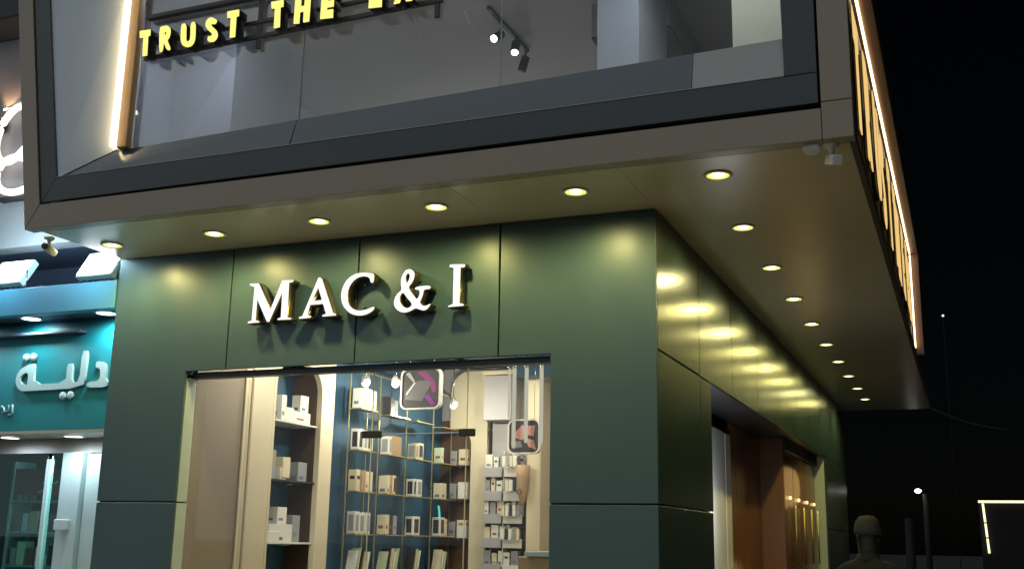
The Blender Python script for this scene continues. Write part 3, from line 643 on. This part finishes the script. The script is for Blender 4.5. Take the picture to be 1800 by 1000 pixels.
# leaning booklets on the bottom brass shelf
for bi in range(4):
    n = 5 if bi < 2 else 3
    for i in range(n):
        y = bays[bi][0] + 0.04 + i * 0.065
        h = 0.27 + random.uniform(-.02, .03)
        m = [WHITE, MINTBOX, DARKBOX, CREAMBOX][(i + bi) % 4]
        o = prism('booklet', [(-4.13, y, 1.201), (-4.13, y + .022, 1.201), (-4.13, y + .022 + .07, 1.20 + h), (-4.13, y + .07, 1.20 + h)], (0.11, 0, 0), m)
        tag(o, '%s booklet leaning at the foot of the %s brass bay, %s in its row' % (['white', 'pale green', 'dark', 'cream'][(i + bi) % 4], BAYN[bi], ORD[i]), 'booklet', 'booklets on the brass shelves')
# niche shelves with white boxes
nz = [1.545, 2.135, 2.70]
for i, z in enumerate(nz):
    t = thing('niche_shelf', '%s glass-edged shelf in the arched wall niche' % ['lowest', 'dark middle', 'upper'][i], 'shelf', (-4.3, 1.75, z))
    box('board', -4.45, -4.13, 1.40, 2.16, z - 0.018, z, BLACK if i == 1 else WHITEPL, t, bev=0.003)
    for y in (1.55, 1.95): tube('bracket', [(-4.43, y, z - .05), (-4.25, y, z - .02)], 0.008, STEEL, t, seg=6)
nb = {0: [(1.42, .20, .10, W, 0), (1.45, .40, .17, W, 0), (1.60, .16, .16, W, .171), (1.88, .14, .26, S, 0), (1.66, .20, .07, C, 0)],
      1: [(1.42, .06, .27, S, 0), (1.62, .13, .20, C, .02), (1.60, .11, .12, W, 0), (1.93, .16, .19, S, 0), (1.76, .14, .05, D, 0)],
      2: [(1.52, .08, .25, W, 0), (1.62, .14, .14, W, 0), (1.78, .30, .12, W, 0), (1.90, .15, .17, W, .121)]}
for i, row in nb.items():
    for k, (y, w, h, m, dz) in enumerate(row):
        dep = .20 if k % 2 == 0 else .12
        carton('product_box', -4.17 - dep, -4.15 - (.012 * k), y, y + w, nz[i] + dz, h, m[0],
               '%s box on the %s niche shelf, %s from the window' % (m[1], ['lowest', 'middle', 'upper'][i], ORD[k]), 'box', 'boxes in the arched niche')
# arched back niche: three shelves of boxes
for i, z in enumerate((1.62, 2.10, 2.52)):
    t = thing('wall_shelf', '%s shelf in the brown arch at the back' % ['lowest', 'middle', 'upper'][i], 'shelf', (-4.0, 5.3, z))
    box('board', -4.11, -3.83, 5.26, 5.405, z - .014, z, BROWN, t)
    tube('bracket', [(-3.97, 5.39, z - .06), (-3.97, 5.30, z - .015)], 0.006, STEEL, t, seg=6)
    for k, (x, w, h, m) in enumerate([(-4.10, .09, .20 - .01 * i, S), (-3.985, .12, .22 - .01 * i, W if i != 2 else C)]):
        carton('product_box', x, x + w, 5.29, 5.39, z, h, m[0], '%s box on the %s shelf of the brown arch, %s of two' % (m[1], ['lowest', 'middle', 'upper'][i], ORD[k]), 'box', 'boxes in the brown arch')
# accessory rack on the back wall
t = thing('accessory_rack', 'white and grey wall rack of hanging accessories behind the glass', 'rack', (-3.25, 5.4, 1.0))
box('back_panel', -3.57, -3.02, 5.40, 5.455, 0.4, 3.04, LAV, t)
box('side_rail', -3.59, -3.572, 5.34, 5.455, 0.4, 2.95, BLACK, t)
rows = [2.46, 2.17, 1.90, 1.61, 1.30]
for z in rows:
    box('hook_rail', -3.56, -3.04, 5.14, 5.40, z - .012, z, LAV, t)
    box('bin', -3.56, -3.31, 5.12, 5.139, z - .10, z + .02, LAV, t, bev=.004)
    box('bin', -3.29, -3.04, 5.12, 5.139, z - .10, z + .01, WHITEPL, t, bev=.004)
    box('divider', -3.305, -3.295, 5.15, 5.40, z + .001, z + .22, WHITEPL, t)
cols = [W, S, W, C, S, W, C, W]
for r, z in enumerate(rows):
    x = -3.555; k = 0
    while x < -3.09:
        w = [.10, .07, .06, .085][(k + r) % 4]; h = [.18, .16, .175, .15][(k * 3 + r) % 4]; m = cols[(k * 2 + r) % 8]
        if r == 4 and k > 4: m = T
        carton('accessory_pack', x, x + w - .006, 5.16, 5.30, z, h, m[0], '%s accessory packet on the %s rack row, %s along it' % (m[1], ORD[r], ORD[k]), 'packet', 'packets on the wall rack')
        x += w + (.012 if k != 4 else .02); k += 1
for r, z in enumerate((2.62, 2.33, 2.03, 1.75)):
    for k in range(5):
        x = -3.285 + k * .05; m = [W, S, C, W, D][(k + r) % 5]
        o = box('blister_pack', x, x + .04, 5.05, 5.062, z - .14, z - .01, m[0], None, bev=.003)
        tag(o, '%s blister pack hanging in the %s hook row of the wall rack, %s along' % (m[1], ORD[r], ORD[k]), 'packet', 'blister packs on hooks')
        tube('hook', [(x + .02, 5.40, z), (x + .02, 5.04, z), (x + .02, 5.03, z + .012)], .003, STEEL, o, seg=6)
# hanging rounded display tiles with pictures
def rrect(cx, cz, w, h, r, n=6):
    p = []
    for (sx, sz, a0) in ((1, 1, 0), (-1, 1, 90), (-1, -1, 180), (1, -1, 270)):
        for k in range(n + 1):
            a = math.radians(a0 + 90 * k / n); p.append((cx + sx * (w / 2 - r) + r * math.cos(a), cz + sz * (h / 2 - r) + r * math.sin(a)))
    return p
def tile(x, y, z, w, h, label, bg, polys, rim):
    t = thing('display_tile', label, 'display', (x, y, z), 'hanging display tiles')
    plate('rim', [rrect(x, z, w, h, .07), rrect(x, z, w - .03, h - .03, .06)], 'xz', y, 0.07, rim, t)
    plate('picture', [rrect(x, z, w - .031, h - .031, .06)], 'xz', y + .012, 0.05, bg, t)
    for k, (pp, m) in enumerate(polys):
        plate('print', [[(x + a * w, z + b * h) for a, b in pp]], 'xz', y + .0085 - k * .001, 0.003, m, t)
    for s in (-.3, .3): tube('wire', [(x + s * w, y + .03, z + h / 2), (x + s * w, y + .03, ZC)], 0.0025, STEEL, t, seg=6)
tile(-3.15, 2.5, 3.10, 0.455, 0.42, 'rounded hanging tile showing a purple and grey phone picture', ICONGREY,
     [([(-.1, .42), (.12, .44), (.36, .15), (.42, -.05), (.3, -.1), (.22, .12)], PINKP), ([(-.12, .2), (.2, .2), (.28, .12), (.05, -.3), (-.38, -.25), (-.36, -.05)], TILEGREY),
      ([(.1, -.2), (.2, -.1), (.4, -.38), (.3, -.42)], PURPLE), ([(-.38, .38), (-.28, .42), (-.14, .2), (-.18, .16)], S[0]),
      ([(-.36, -.12), (-.16, .16), (-.13, .15), (-.34, -.14)], WHITE)], WHITE)
tile(-2.394, 3.5, 2.692, 0.37, 0.37, 'rounded hanging tile with a pink folded shape picture', ICONGREY,
     [([(-.3, .1), (-.05, .35), (.12, .15), (-.05, -.1), (-.25, -.05)], ROSE), ([(.05, .3), (.35, .32), (.3, .0), (.1, .05)], ROSE),
      ([(.05, -.05), (.3, -.1), (.38, -.38), (.15, -.3)], ROSE), ([(-.38, -.15), (-.1, -.12), (-.05, -.3), (-.3, -.34)], GREYBOX)], WHITE)
# tube pendants
for i, (x, z0) in enumerate(((-2.49, 2.86), (-2.43, 2.545), (-2.29, 2.60), (-2.12, 2.58))):
    t = thing('pendant_tube', 'pale vertical light tube hanging near the blue bulkhead, %s in its cluster' % ORD[i], 'lamp', (x, 3.3, z0), 'hanging light tubes')
    r = .012 if i in (0,) else .021
    lathe('tube', [(0.0, 0.0), (r * .7, .012), (r, .04), (r, 3.40 - z0)], (x, 3.30, z0), (0, 0, 1), E_TUBE, t, seg=16)
    lathe('cap', [(r + .004, 3.401 - z0), (r + .004, 3.44 - z0), (0.004, 3.45 - z0), (0.004, ZC - z0)], (x, 3.30, z0), (0, 0, 1), STEEL, t, seg=16)
# shop track spotlights
tr = thing('track_rail', 'thin pale lighting track under the dark shop ceiling', 'track', (-3.7, 3.2, 3.7))
box('track', -3.715, -3.685, 0.6, 5.2, 3.74, 3.779, BLACK, tr)
trk = [(-3.7, 2.34, 3.15), (-3.7, 2.99, 3.23), (-3.7, 4.48, 3.17), (-3.7, 0.9, 3.45)]
for i, (x, y, z) in enumerate(trk):
    t = thing('shop_spotlight', 'bright shop spotlight on a drop rod before the blue wall, %s from the window' % ORD[(i + 1) % 4], 'spotlight', (x, y, z), 'shop spotlights')
    tube('rod', [(x, y, z + .06), (x, y, 3.74)], 0.006, STEEL, t, seg=6)
    lathe('housing', [(0.02, 0.10), (0.045, 0.06), (0.045, 0.0), (0.04, 0.0)], (x, y, z), (0, 0, 1), WHITEPL, t, seg=16)
    lathe('lens', [(0.0, -0.035), (0.025, -0.025), (0.038, -0.002), (0.0, -0.001)], (x, y, z), (0, 0, 1), E_TRACK, t, seg=16)
    lamp('POINT', (x + .05, y, z - .07), 24, (1.0, .90, .70), t, size=.04)
for i, (x, y) in enumerate(((-2.3, 0.9), (-2.3, 2.3), (-2.6, 4.3), (-1.2, 3.2))):  # added lamps hidden above the sightline, light the shop
    downlight(x, y, ZC - .001, 'added unseen ceiling light inside the shop, %s of four' % ORD[i], 'added shop ceiling lights', 45, (1.0, .88, .68), E_TRACK)
# counter, carton and table along the bottom of the window
t = thing('shop_counter', 'pale counter corner with a metal edge behind the glass', 'counter', (-1.5, 1.7, 0.02))
box('cabinet', -1.64, -1.0, 1.5, 2.1, 0.02, 1.47, TANBOX, t, bev=0.01)
box('worktop', -1.56, -0.98, 1.44, 2.12, 1.471, 1.515, NWHITE, t, bev=0.006)
t = thing('display_table', 'brown round-topped display table inside the shop', 'table', (-3.0, 2.4, 0.02))
lathe('table_top', [(0.0, 0.03), (0.28, 0.03), (0.30, 0.015), (0.28, 0.0), (0.0, 0.0)], (-2.72, 2.2, 1.27), (0, 0, 1), TANBOX, t)
tube('pedestal', [(-2.72, 2.2, 0.03), (-2.72, 2.2, 1.27)], 0.04, STEEL, t, seg=12)
lathe('foot', [(0.0, 0.03), (0.2, 0.02), (0.22, 0.0), (0, 0)], (-2.72, 2.2, 0.021), (0, 0, 1), STEEL, t)
t = thing('hanging_pouch', 'tan teardrop pouch with a ring hanging by the accessory rack', 'pouch', (-2.95, 5.0, 2.0))
lathe('pouch', [(0.0, 0.0), (0.035, 0.03), (0.06, 0.15), (0.08, 0.33), (0.09, 0.47), (0.0, 0.475)], (-2.98, 4.98, 2.02), (0, 0, 1), TANBOX, t, seg=16)
tube('ring', [(-2.98 + .03 * math.cos(a), 4.868, 2.17 + .03 * math.sin(a)) for a in [math.pi * k / 8 for k in range(16)]], .006, BROWN, t, seg=6, closed=True)
tube('cord', [(-2.98, 4.98, 2.53), (-2.98, 4.98, 2.9), (-2.98, 5.10, 3.0)], .006, BROWN, t, seg=6)
# teal curved neon behind the last brass bay
t = tag(tube('neon_tube', [(-4.11 + .02 * k, 5.06 - .05 * k, 1.80 + .19 * math.sin(k / 6 * 1.5)) for k in range(7)], .012, E_TEAL), 'short curved teal neon tube by the rear brass bay', 'neon tube')

# ================================================================== neighbouring shop
N = thing('neighbour_shop', 'neighbouring shop with a teal sign and blue canopy beam under floodlights', 'building', (-7, 0.5, 0))
box('sign_board', -10, -4.96, 0.40, 0.55, 2.53, 3.60, TEAL, N)
box('canopy_beam', -10, -4.965, 0.0, 0.09, 3.555, 3.815, TEALBEAM, N, bev=0.006)
box('canopy_soffit', -10, -4.965, 0.092, 0.55, 3.58, 3.62, NNAVY, N)
box('canopy_top', -10, -4.965, 0.092, 1.25, 3.76, 3.80, NGREY, N)
box('sign_ledge', -10, -5.62, 0.30, 0.398, 3.43, 3.455, NNAVY, N, bev=0.004)
box('upper_wall', -12, -5.0, 0.40, 0.6, 4.36, 6.66, NGREY, N)
box('upper_soffit', -12, -5.0, 0.60, 1.3, 4.36, 4.42, NNAVY, N)
box('back_band', -12, -4.96, 1.25, 1.35, 3.80, 4.36, NNAVY, N)
box('roof_slab', -12, -5.0, 0.0, 3.0, 6.67, 7.2, BLACK, N, bev=0.02)
box('roof_slab', -12, -5.0, 0.15, 3.0, 7.22, 8.2, FARWALL, N)
box('lower_soffit', -10, -4.965, 0.40, 1.0, 2.50, 2.528, NSOFF, N)
box('transom', -10, -4.965, 0.90, 0.96, 2.36, 2.499, NSOFF, N)
box('mullion', -6.20, -6.07, 0.86, 0.96, 0, 2.36, NWHITE, N, bev=0.006)
box('mullion', -6.06, -5.93, 0.84, 0.96, 0, 2.36, NWHITE, N, bev=0.006)
box('mullion', -6.42, -6.38, 0.88, 0.95, 0, 2.30, NWHITE, N, bev=0.004)
box('door_panel', -5.925, -5.70, 0.90, 0.95, 0, 2.35, NWHITE, N, bev=0.004)
box('lock_case', -6.17, -6.00, 0.80, 0.838, 1.62, 1.72, NWHITE, N, bev=0.006)
box('glass_pane', -9, -6.43, 0.91, 0.92, 0, 2.36, NGLASS, N)
box('glass_pane', -6.375, -6.205, 0.91, 0.92, 0, 2.36, NGLASS, N)
box('back_wall', -9, -4.7, 4.0, 4.1, 0, 2.9, SMOKE, N)
box('inner_wall', -5.1, -4.98, 0.6, 4.0, 0, 2.5, NWHITE, N)
box('inner_ceiling', -9, -4.97, 1.0, 4.0, 2.62, 2.68, SMOKE, N)
box('inner_floor', -9, -4.97, 1.0, 4.0, -0.02, 0.02, FLOOR, N)
p = box('poster', -7.55, -6.72, 1.6, 1.62, 1.98, 2.26, REDPOSTER, N)
for k, (x, z) in enumerate(((-7.15, 2.12), (-7.08, 2.13), (-7.0, 2.115), (-7.2, 2.02), (-7.1, 2.02))):
    tube('lettering', [(x, 1.597, z), (x + .03, 1.597, z - .02), (x + .05, 1.597, z + .01)], .006, NWHITE, p, seg=6)
rack = thing('goods_rack', 'white wire rack of bagged goods in the neighbouring doorway', 'rack', (-5.5, 1.1, 0))
tube('hoop', [(-5.68, 1.0, 0.02), (-5.68, 1.0, 1.95), (-5.62, 1.0, 2.02), (-5.2, 1.0, 2.02)], .014, NWHITE, rack, seg=8)
for z in (1.3, 1.55, 1.8): tube('rung', [(-5.68, 1.0, z), (-5.2, 1.0, z)], .008, NWHITE, rack, seg=6)
gm = [(NWHITE, 'white'), (CREAMBOX, 'cream'), (DARKBOX, 'dark'), (MINTBOX, 'pale green'), (GREYBOX, 'grey')]
for k in range(12):
    r_, c_ = divmod(k, 4); m = gm[(k * 3 + r_) % 5]
    x = -5.64 + c_ * .11; z = 1.62 - r_ * .24
    o = lathe('bagged_item', [(0.0, 0.0), (0.045, 0.01), (0.05, 0.1), (0.03, 0.17), (0.012, 0.19)], (x, .95, z), (0, 0, 1), m[0], seg=9)
    tag(o, '%s bag on the neighbour rack, row %s, %s along' % (m[1], ['one', 'two', 'three'][r_], ORD[c_]), 'bag', 'bags on the wire rack')
for k in range(6):
    x = -8.2 + k * .33
    o = box('stock_carton', x, x + .25, 2.4, 2.7, 0.025, 1.2 + .13 * ((k * 7) % 4), [SMOKE, GREYBOX, DARKBOX][k % 3], None, bev=.01)
    tag(o, 'dim tall carton stack inside the neighbouring shop, %s from its far end' % ORD[k], 'carton', 'cartons in the neighbouring shop')
t = thing('stock_shelf', 'grey metal shelf unit inside the neighbouring shop window', 'shelf', (-7.0, 1.6, 0.02))
for x in (-7.75, -6.55): box('upright', x, x + .03, 1.75, 2.05, 0.02, 2.35, GREYBOX, t)
for z in (0.9, 1.25, 1.6, 1.93): box('board', -7.72, -6.55, 1.75, 2.05, z - .02, z, GREYBOX, t)
nn = 0
for z in (1.25, 1.6, 1.93):
    x = -7.66; k = 0
    while x < -6.66:
        w = random.uniform(.06, .12); h_ = random.uniform(.12, .26); m = random.choice([(DARKBOX, 'dark'), (GREYBOX, 'grey'), (TANBOX, 'tan'), (INKS[0], 'blue'), (INKS[2], 'red'), (MINTBOX, 'pale green'), (NWHITE, 'white')])
        o = box('stock_carton', x, x + w, 1.76, 1.9, z + .0005, z + h_, m[0], None, bev=.004)
        tag(o, '%s pack on the %s board of the neighbouring shop shelf, %s along' % (m[1], {1.25: 'lower', 1.6: 'middle', 1.93: 'upper'}[z], ORD[k] if k < 12 else 'last'), 'packet', 'packs on the neighbouring shelf')
        x += w + random.uniform(.01, .04); k += 1
# sign lettering
sl = [('taa', 'joined pale letters lam, ya and ta marbuta of the teal sign'), ('dal', 'pale letter dal of the teal sign next to the green wall')]
for k, lab in sl:
    cs = [chaikin(G[k][0], 1)] + [chaikin(c, 2) for c in G[k][1:]] if k == 'taa' else [chaikin(G[k][0], 1)]
    x0 = sum(q[0] for q in cs[0]) / len(cs[0])
    t = thing('sign_letter', lab, 'sign letter', (x0, .38, 2.9), 'letters of the teal sign')
    plate('body', cs, 'xz', 0.37, 0.028, LETTERW, t)
    if k == 'taa':
        for dx, dz in G['dots'][0][:4]:
            lathe('dot', [(0.0, 0.0), (.032, 0.0), (.038, .006), (.038, .028), (0, .028)], (dx, .37, dz), (0, 1, 0), LETTERW, t, seg=16)
t = thing('sign_letter', 'thin pale second line of letters at the edge of the teal sign', 'sign letter', (-6.5, .38, 2.68), 'letters of the teal sign')
for c in G['small']:
    tube('stroke', [(a, .39, b) for a, b in c], .009, LETTERW, t, seg=6)
for i, x in enumerate((-6.165, -5.263, -7.1)):
    downlight(x, 0.235, 3.579, 'cool recessed light under the blue canopy beam, %s' % ['second from the green wall', 'beside the green wall', 'third from the green wall'][i], 'neighbour canopy lights', 38, (.75, .95, 1.0), E_NDOWN, r=.085, ang=140)
for i, x in enumerate((-6.69, -5.889)):
    downlight(x, 0.65, 2.499, 'cool recessed light over the neighbouring shop window, %s' % ['far one', 'one near the doorway'][i], 'neighbour window lights', 20, (.78, .97, 1.0), E_NDOWN, r=.085, ang=150)
lamp('POINT', (-5.6, 1.7, 2.3), 75, (.75, 1.0, .97), N, size=.1)  # added bare lamp, brightens the neighbour's interior
# floodlights standing on the canopy
for i, x in enumerate((-6.30, -5.22)):
    t = thing('floodlight', 'blazing square floodlight on the blue canopy, %s' % ['cut by the picture edge', 'beside the green wall'][i], 'floodlight', (x, .1, 3.82), 'floodlights on the canopy')
    tilt = math.radians(58)
    bm_ = Vector((0, -math.sin(tilt), math.cos(tilt))); ax = Vector((0, math.cos(tilt), math.sin(tilt)))
    c = Vector((x, .05, 4.00))
    def slab(name, hw, hd, n0, n1, m, par, bev=0.0):
        v = []
        for nn in (n0, n1):
            for sx, sd in ((-1, -1), (1, -1), (1, 1), (-1, 1)): v.append(c + Vector((sx * hw, 0, 0)) + ax * (sd * hd) + bm_ * nn)
        me = mesh_of(name, v, BF)
        if bev: bevel_mesh(me, bev)
        return put(name, me, m, par)
    slab('housing', .21, .15, -.07, -.002, NWHITE, t, .008)
    slab('lens', .195, .135, -.001, .006, E_FLOOD, t)
    for k in range(5): slab('fin', .006, .13, -.10, -.0705, NWHITE, t).location.x += (k - 2) * .07
    for s in (-1, 1): tube('yoke', [(x + s * .2, .05, 3.82), (x + s * .2, .05, 4.0)], .012, STEEL, t, seg=6)
    lamp('POINT', c + bm_ * .16, 48, (.60, .90, 1.0), t, size=.1)
tag(tube('cable', [(-6.0, .12, 3.86), (-5.9, .1, 3.83), (-5.7, .12, 3.835), (-5.4, .1, 3.83), (-5.3, .08, 3.90)], .008, BLACK), 'black cable lying on the canopy between the floodlights', 'cable')
# neon curl on the wall above, and the wall lamp that washes it
t = thing('neon_sign', 'glowing white tubular curl sign on the grey neighbouring wall', 'sign', (-6.8, .3, 4.95))
curl = [(-6.55, 5.80), (-6.66, 5.83), (-6.80, 5.80), (-6.93, 5.66), (-6.98, 5.47), (-6.95, 5.33), (-6.86, 5.25), (-6.74, 5.25), (-6.60, 5.35), (-6.48, 5.50)]
curl2 = [(-6.55, 5.24), (-6.70, 5.27), (-6.84, 5.22), (-6.90, 5.10), (-6.86, 4.98), (-6.74, 4.91), (-6.58, 4.90), (-6.4, 4.95)]
tube('tube', flow([(a, .30, b) for a, b in curl]), .034, E_NEON, t, seg=12)
tube('tube', flow([(a, .28, b) for a, b in curl2]), .034, E_NEON, t, seg=12)
box('bracket', -6.9, -6.5, .33, .398, 4.84, 4.88, BLACK, t)
tube('frame', [(-6.98, .33, 5.84), (-6.55, .33, 5.95)], .012, NWHITE, t, seg=6)
t = thing('wall_lamp', 'small warm wall lamp washing light up the grey wall', 'lamp', (-7.0, .33, 5.5))
lathe('housing', [(.03, 0), (.035, .02), (.035, .12), (.03, .14)], (-6.97, .345, 5.60), (0, 0, 1), BLACK, t, seg=12)
lathe('lens', [(0, .141), (.028, .141), (.028, .145), (0, .146)], (-6.97, .345, 5.60), (0, 0, 1), E_LED, t, seg=12)
lamp('SPOT', (-6.97, .34, 5.77), 14, (1.0, .55, .25), t, size=.03, angle=70, aim=(0, .06, 1))

# ================================================================== the dark lane and the far end
t = thing('led_frame', 'glowing rectangular light frame around a far shop front', 'light frame', (2.6, 20, 0))
box('top_strip', 2.20, 3.40, 20.0, 20.05, 2.63, 2.68, E_FAR, t)
sx = lambda z: 2.27 + (2.63 - z) * 0.055
for a, b in ((2.2, 2.615), (1.87, 2.17), (1.52, 1.84)):
    prism('side_strip', xz([(sx(a), a), (sx(a) + .045, a), (sx(b) + .045, b), (sx(b), b)], 20.0), (0, .05, 0), E_FAR, t)
box('shopfront', 2.21, 3.6, 20.06, 20.5, -.11, 2.66, FARWALL, t)
t = thing('street_lamp', 'single bright street lamp low above the end of the lane', 'street lamp', (0.95, 24, -.12))
tube('pole', [(0.95, 24, -.12), (0.95, 24, 3.0)], [.09, .07], CONC, t, seg=10)
tube('arm', [(0.95, 24, 3.0), (0.80, 23.9, 3.12)], .025, CONC, t, seg=6)
lathe('lens', [(0, -.07), (.06, -.05), (.09, 0), (.05, .04), (0, .05)], (0.78, 23.9, 3.08), (0, 0, 1), E_LAMP, t, seg=12)
tag(tube('utility_pole', [(0.62, 21.5, -.12), (0.62, 21.5, 2.3)], [.13, .10], CONC, seg=12), 'pale stub pole standing in the dark lane', 'pole')
tag(tube('overhead_cable', [(1.1 + (3.3 - 1.1) * k / 8, 30 - k * .15, 5.95 - .86 * k / 8 - .12 * math.sin(math.pi * k / 8)) for k in range(9)], .022, CONC), 'slack pale cable crossing the dark lane', 'cable')
for i, (x, z) in enumerate(((1.60, 9.9), (4.5, 10.2))):
    t = thing('window_light', ['tiny distant light low in the sky beside the fascia end', 'tiny distant light at the picture edge in the dark'][i], 'light', (x, 35, z), 'distant lights')
    lathe('bulb', [(0, -.05), (.05, 0), (0, .05)], (x, 35, z), (0, 0, 1), E_TINY, t, seg=8)
    tube('pole', [(x, 35.06, -.12), (x, 35.06, z)], .012, FARWALL, t, seg=6)

# ================================================================== person standing in the lane, seen from behind
def person():
    px, py = 1.285, 1.05
    t = thing('person', 'person in dark clothes and a pale cap standing in the lane, back to us', 'person', (px, py, 0))
    J = {'pelvis': (0, 0, .98, .15), 'waist': (0, .01, 1.12, .135), 'chest': (0, .0, 1.32, .165), 'neckb': (0, .0, 1.46, .085), 'neck': (0, .015, 1.53, .058), 'head0': (0, .03, 1.61, .082), 'head1': (0, .03, 1.72, .088), 'head2': (0, .02, 1.775, .05)}
    E = [('pelvis', 'waist'), ('waist', 'chest'), ('chest', 'neckb'), ('neckb', 'neck'), ('neck', 'head0'), ('head0', 'head1'), ('head1', 'head2')]
    for s, n in ((-1, 'l'), (1, 'r')):
        J.update({n + 'sh': (s * .19, 0, 1.425, .07), n + 'el': (s * .27, -.03, 1.13, .05), n + 'wr': (s * .26, .06, .88, .034), n + 'pa': (s * .255, .075, .80, .036),
                  n + 'hip': (s * .09, 0, .90, .105), n + 'kn': (s * .10, .02, .50, .065), n + 'an': (s * .10, -.01, .09, .045), n + 'to': (s * .12, .15, .04, .04)})
        E += [('neckb', n + 'sh'), (n + 'sh', n + 'el'), (n + 'el', n + 'wr'), (n + 'wr', n + 'pa'), ('pelvis', n + 'hip'), (n + 'hip', n + 'kn'), (n + 'kn', n + 'an'), (n + 'an', n + 'to')]
        for k, (dy, ln) in enumerate(((-.025, .075), (-.008, .085), (.010, .08), (.026, .065))):
            a, b = n + 'f%da' % k, n + 'f%db' % k
            J[a] = (s * .255, .075 + dy, .80 - ln * .55 - .02, .0095); J[b] = (s * .245, .082 + dy, .80 - ln - .03, .0085)
            E += [(n + 'pa', a), (a, b)]
        J[n + 'tha'] = (s * .245, .125, .80, .011); J[n + 'thb'] = (s * .24, .14, .755, .009)
        E += [(n + 'wr', n + 'tha'), (n + 'tha', n + 'thb')]
    keys = list(J); idx = {k: i for i, k in enumerate(keys)}
    me = bpy.data.meshes.new('body'); me.from_pydata([J[k][:3] for k in keys], [(idx[a], idx[b]) for a, b in E], [])
    o = bpy.data.objects.new('body', me); COL.objects.link(o)
    sk = o.modifiers.new('skin', 'SKIN'); sk.use_smooth_shade = True
    for i, k in enumerate(keys): me.skin_vertices[0].data[i].radius = (J[k][3], J[k][3] * (.72 if k in ('pelvis', 'waist', 'chest') else 1))
    me.skin_vertices[0].data[0].use_root = True
    o.modifiers.new('sub', 'SUBSURF').levels = 2; o.modifiers['sub'].render_levels = 2
    dg = bpy.context.evaluated_depsgraph_get(); dg.update()
    m2 = bpy.data.meshes.new_from_object(o.evaluated_get(dg)); bpy.data.objects.remove(o)
    m2.name = 'body'; m2.materials.clear(); m2.materials.append(CLOTH); m2.materials.append(SKIN); m2.materials.append(HAIR)
    for p in m2.polygons:
        c = p.center; p.use_smooth = True
        p.material_index = 2 if (c.z > 1.58 and c.y <= .04) else 1 if ((c.z > 1.50 and c.y > .04) or (c.z < .86 and abs(c.x) > .20)) else 0
    b = bpy.data.objects.new('body', m2); COL.objects.link(b); b.parent = t
    col_ = bpy.data.objects.new('collar', lathe_mesh('collar', [(.085, 0), (.088, .03), (.078, .075), (.070, .075)], (0, .01, 1.475), (0, .1, 1), 20)); COL.objects.link(col_)
    col_.data.materials.append(CLOTH); col_.parent = t
    cap = bpy.data.objects.new('cap', lathe_mesh('cap', [(0.0, .115), (.05, .108), (.082, .075), (.097, .02), (.098, -.02), (.092, -.022)], (0, .03, 1.715), (0, -.08, 1), 20)); COL.objects.link(cap)
    cap.data.materials.append(CAPM); cap.parent = t
    nose = bpy.data.objects.new('nose', lathe_mesh('nose', [(.016, 0), (.012, .02), (0, .03)], (0, .105, 1.655), (0, 1, -.3), 8)); COL.objects.link(nose)
    nose.data.materials.append(HAIR); nose.parent = t
    for s in (-1, 1):
        e = bpy.data.objects.new('ear', lathe_mesh('ear', [(.0, 0), (.02, .004), (.022, .01), (0, .014)], (s * .072, .02, 1.655), (s, -.3, 0), 10)); COL.objects.link(e)
        e.data.materials.append(HAIR); e.parent = t
    t.rotation_euler.z = math.radians(-10)
person()
for m_ in bpy.data.meshes:
    if not m_.users: bpy.data.meshes.remove(m_)
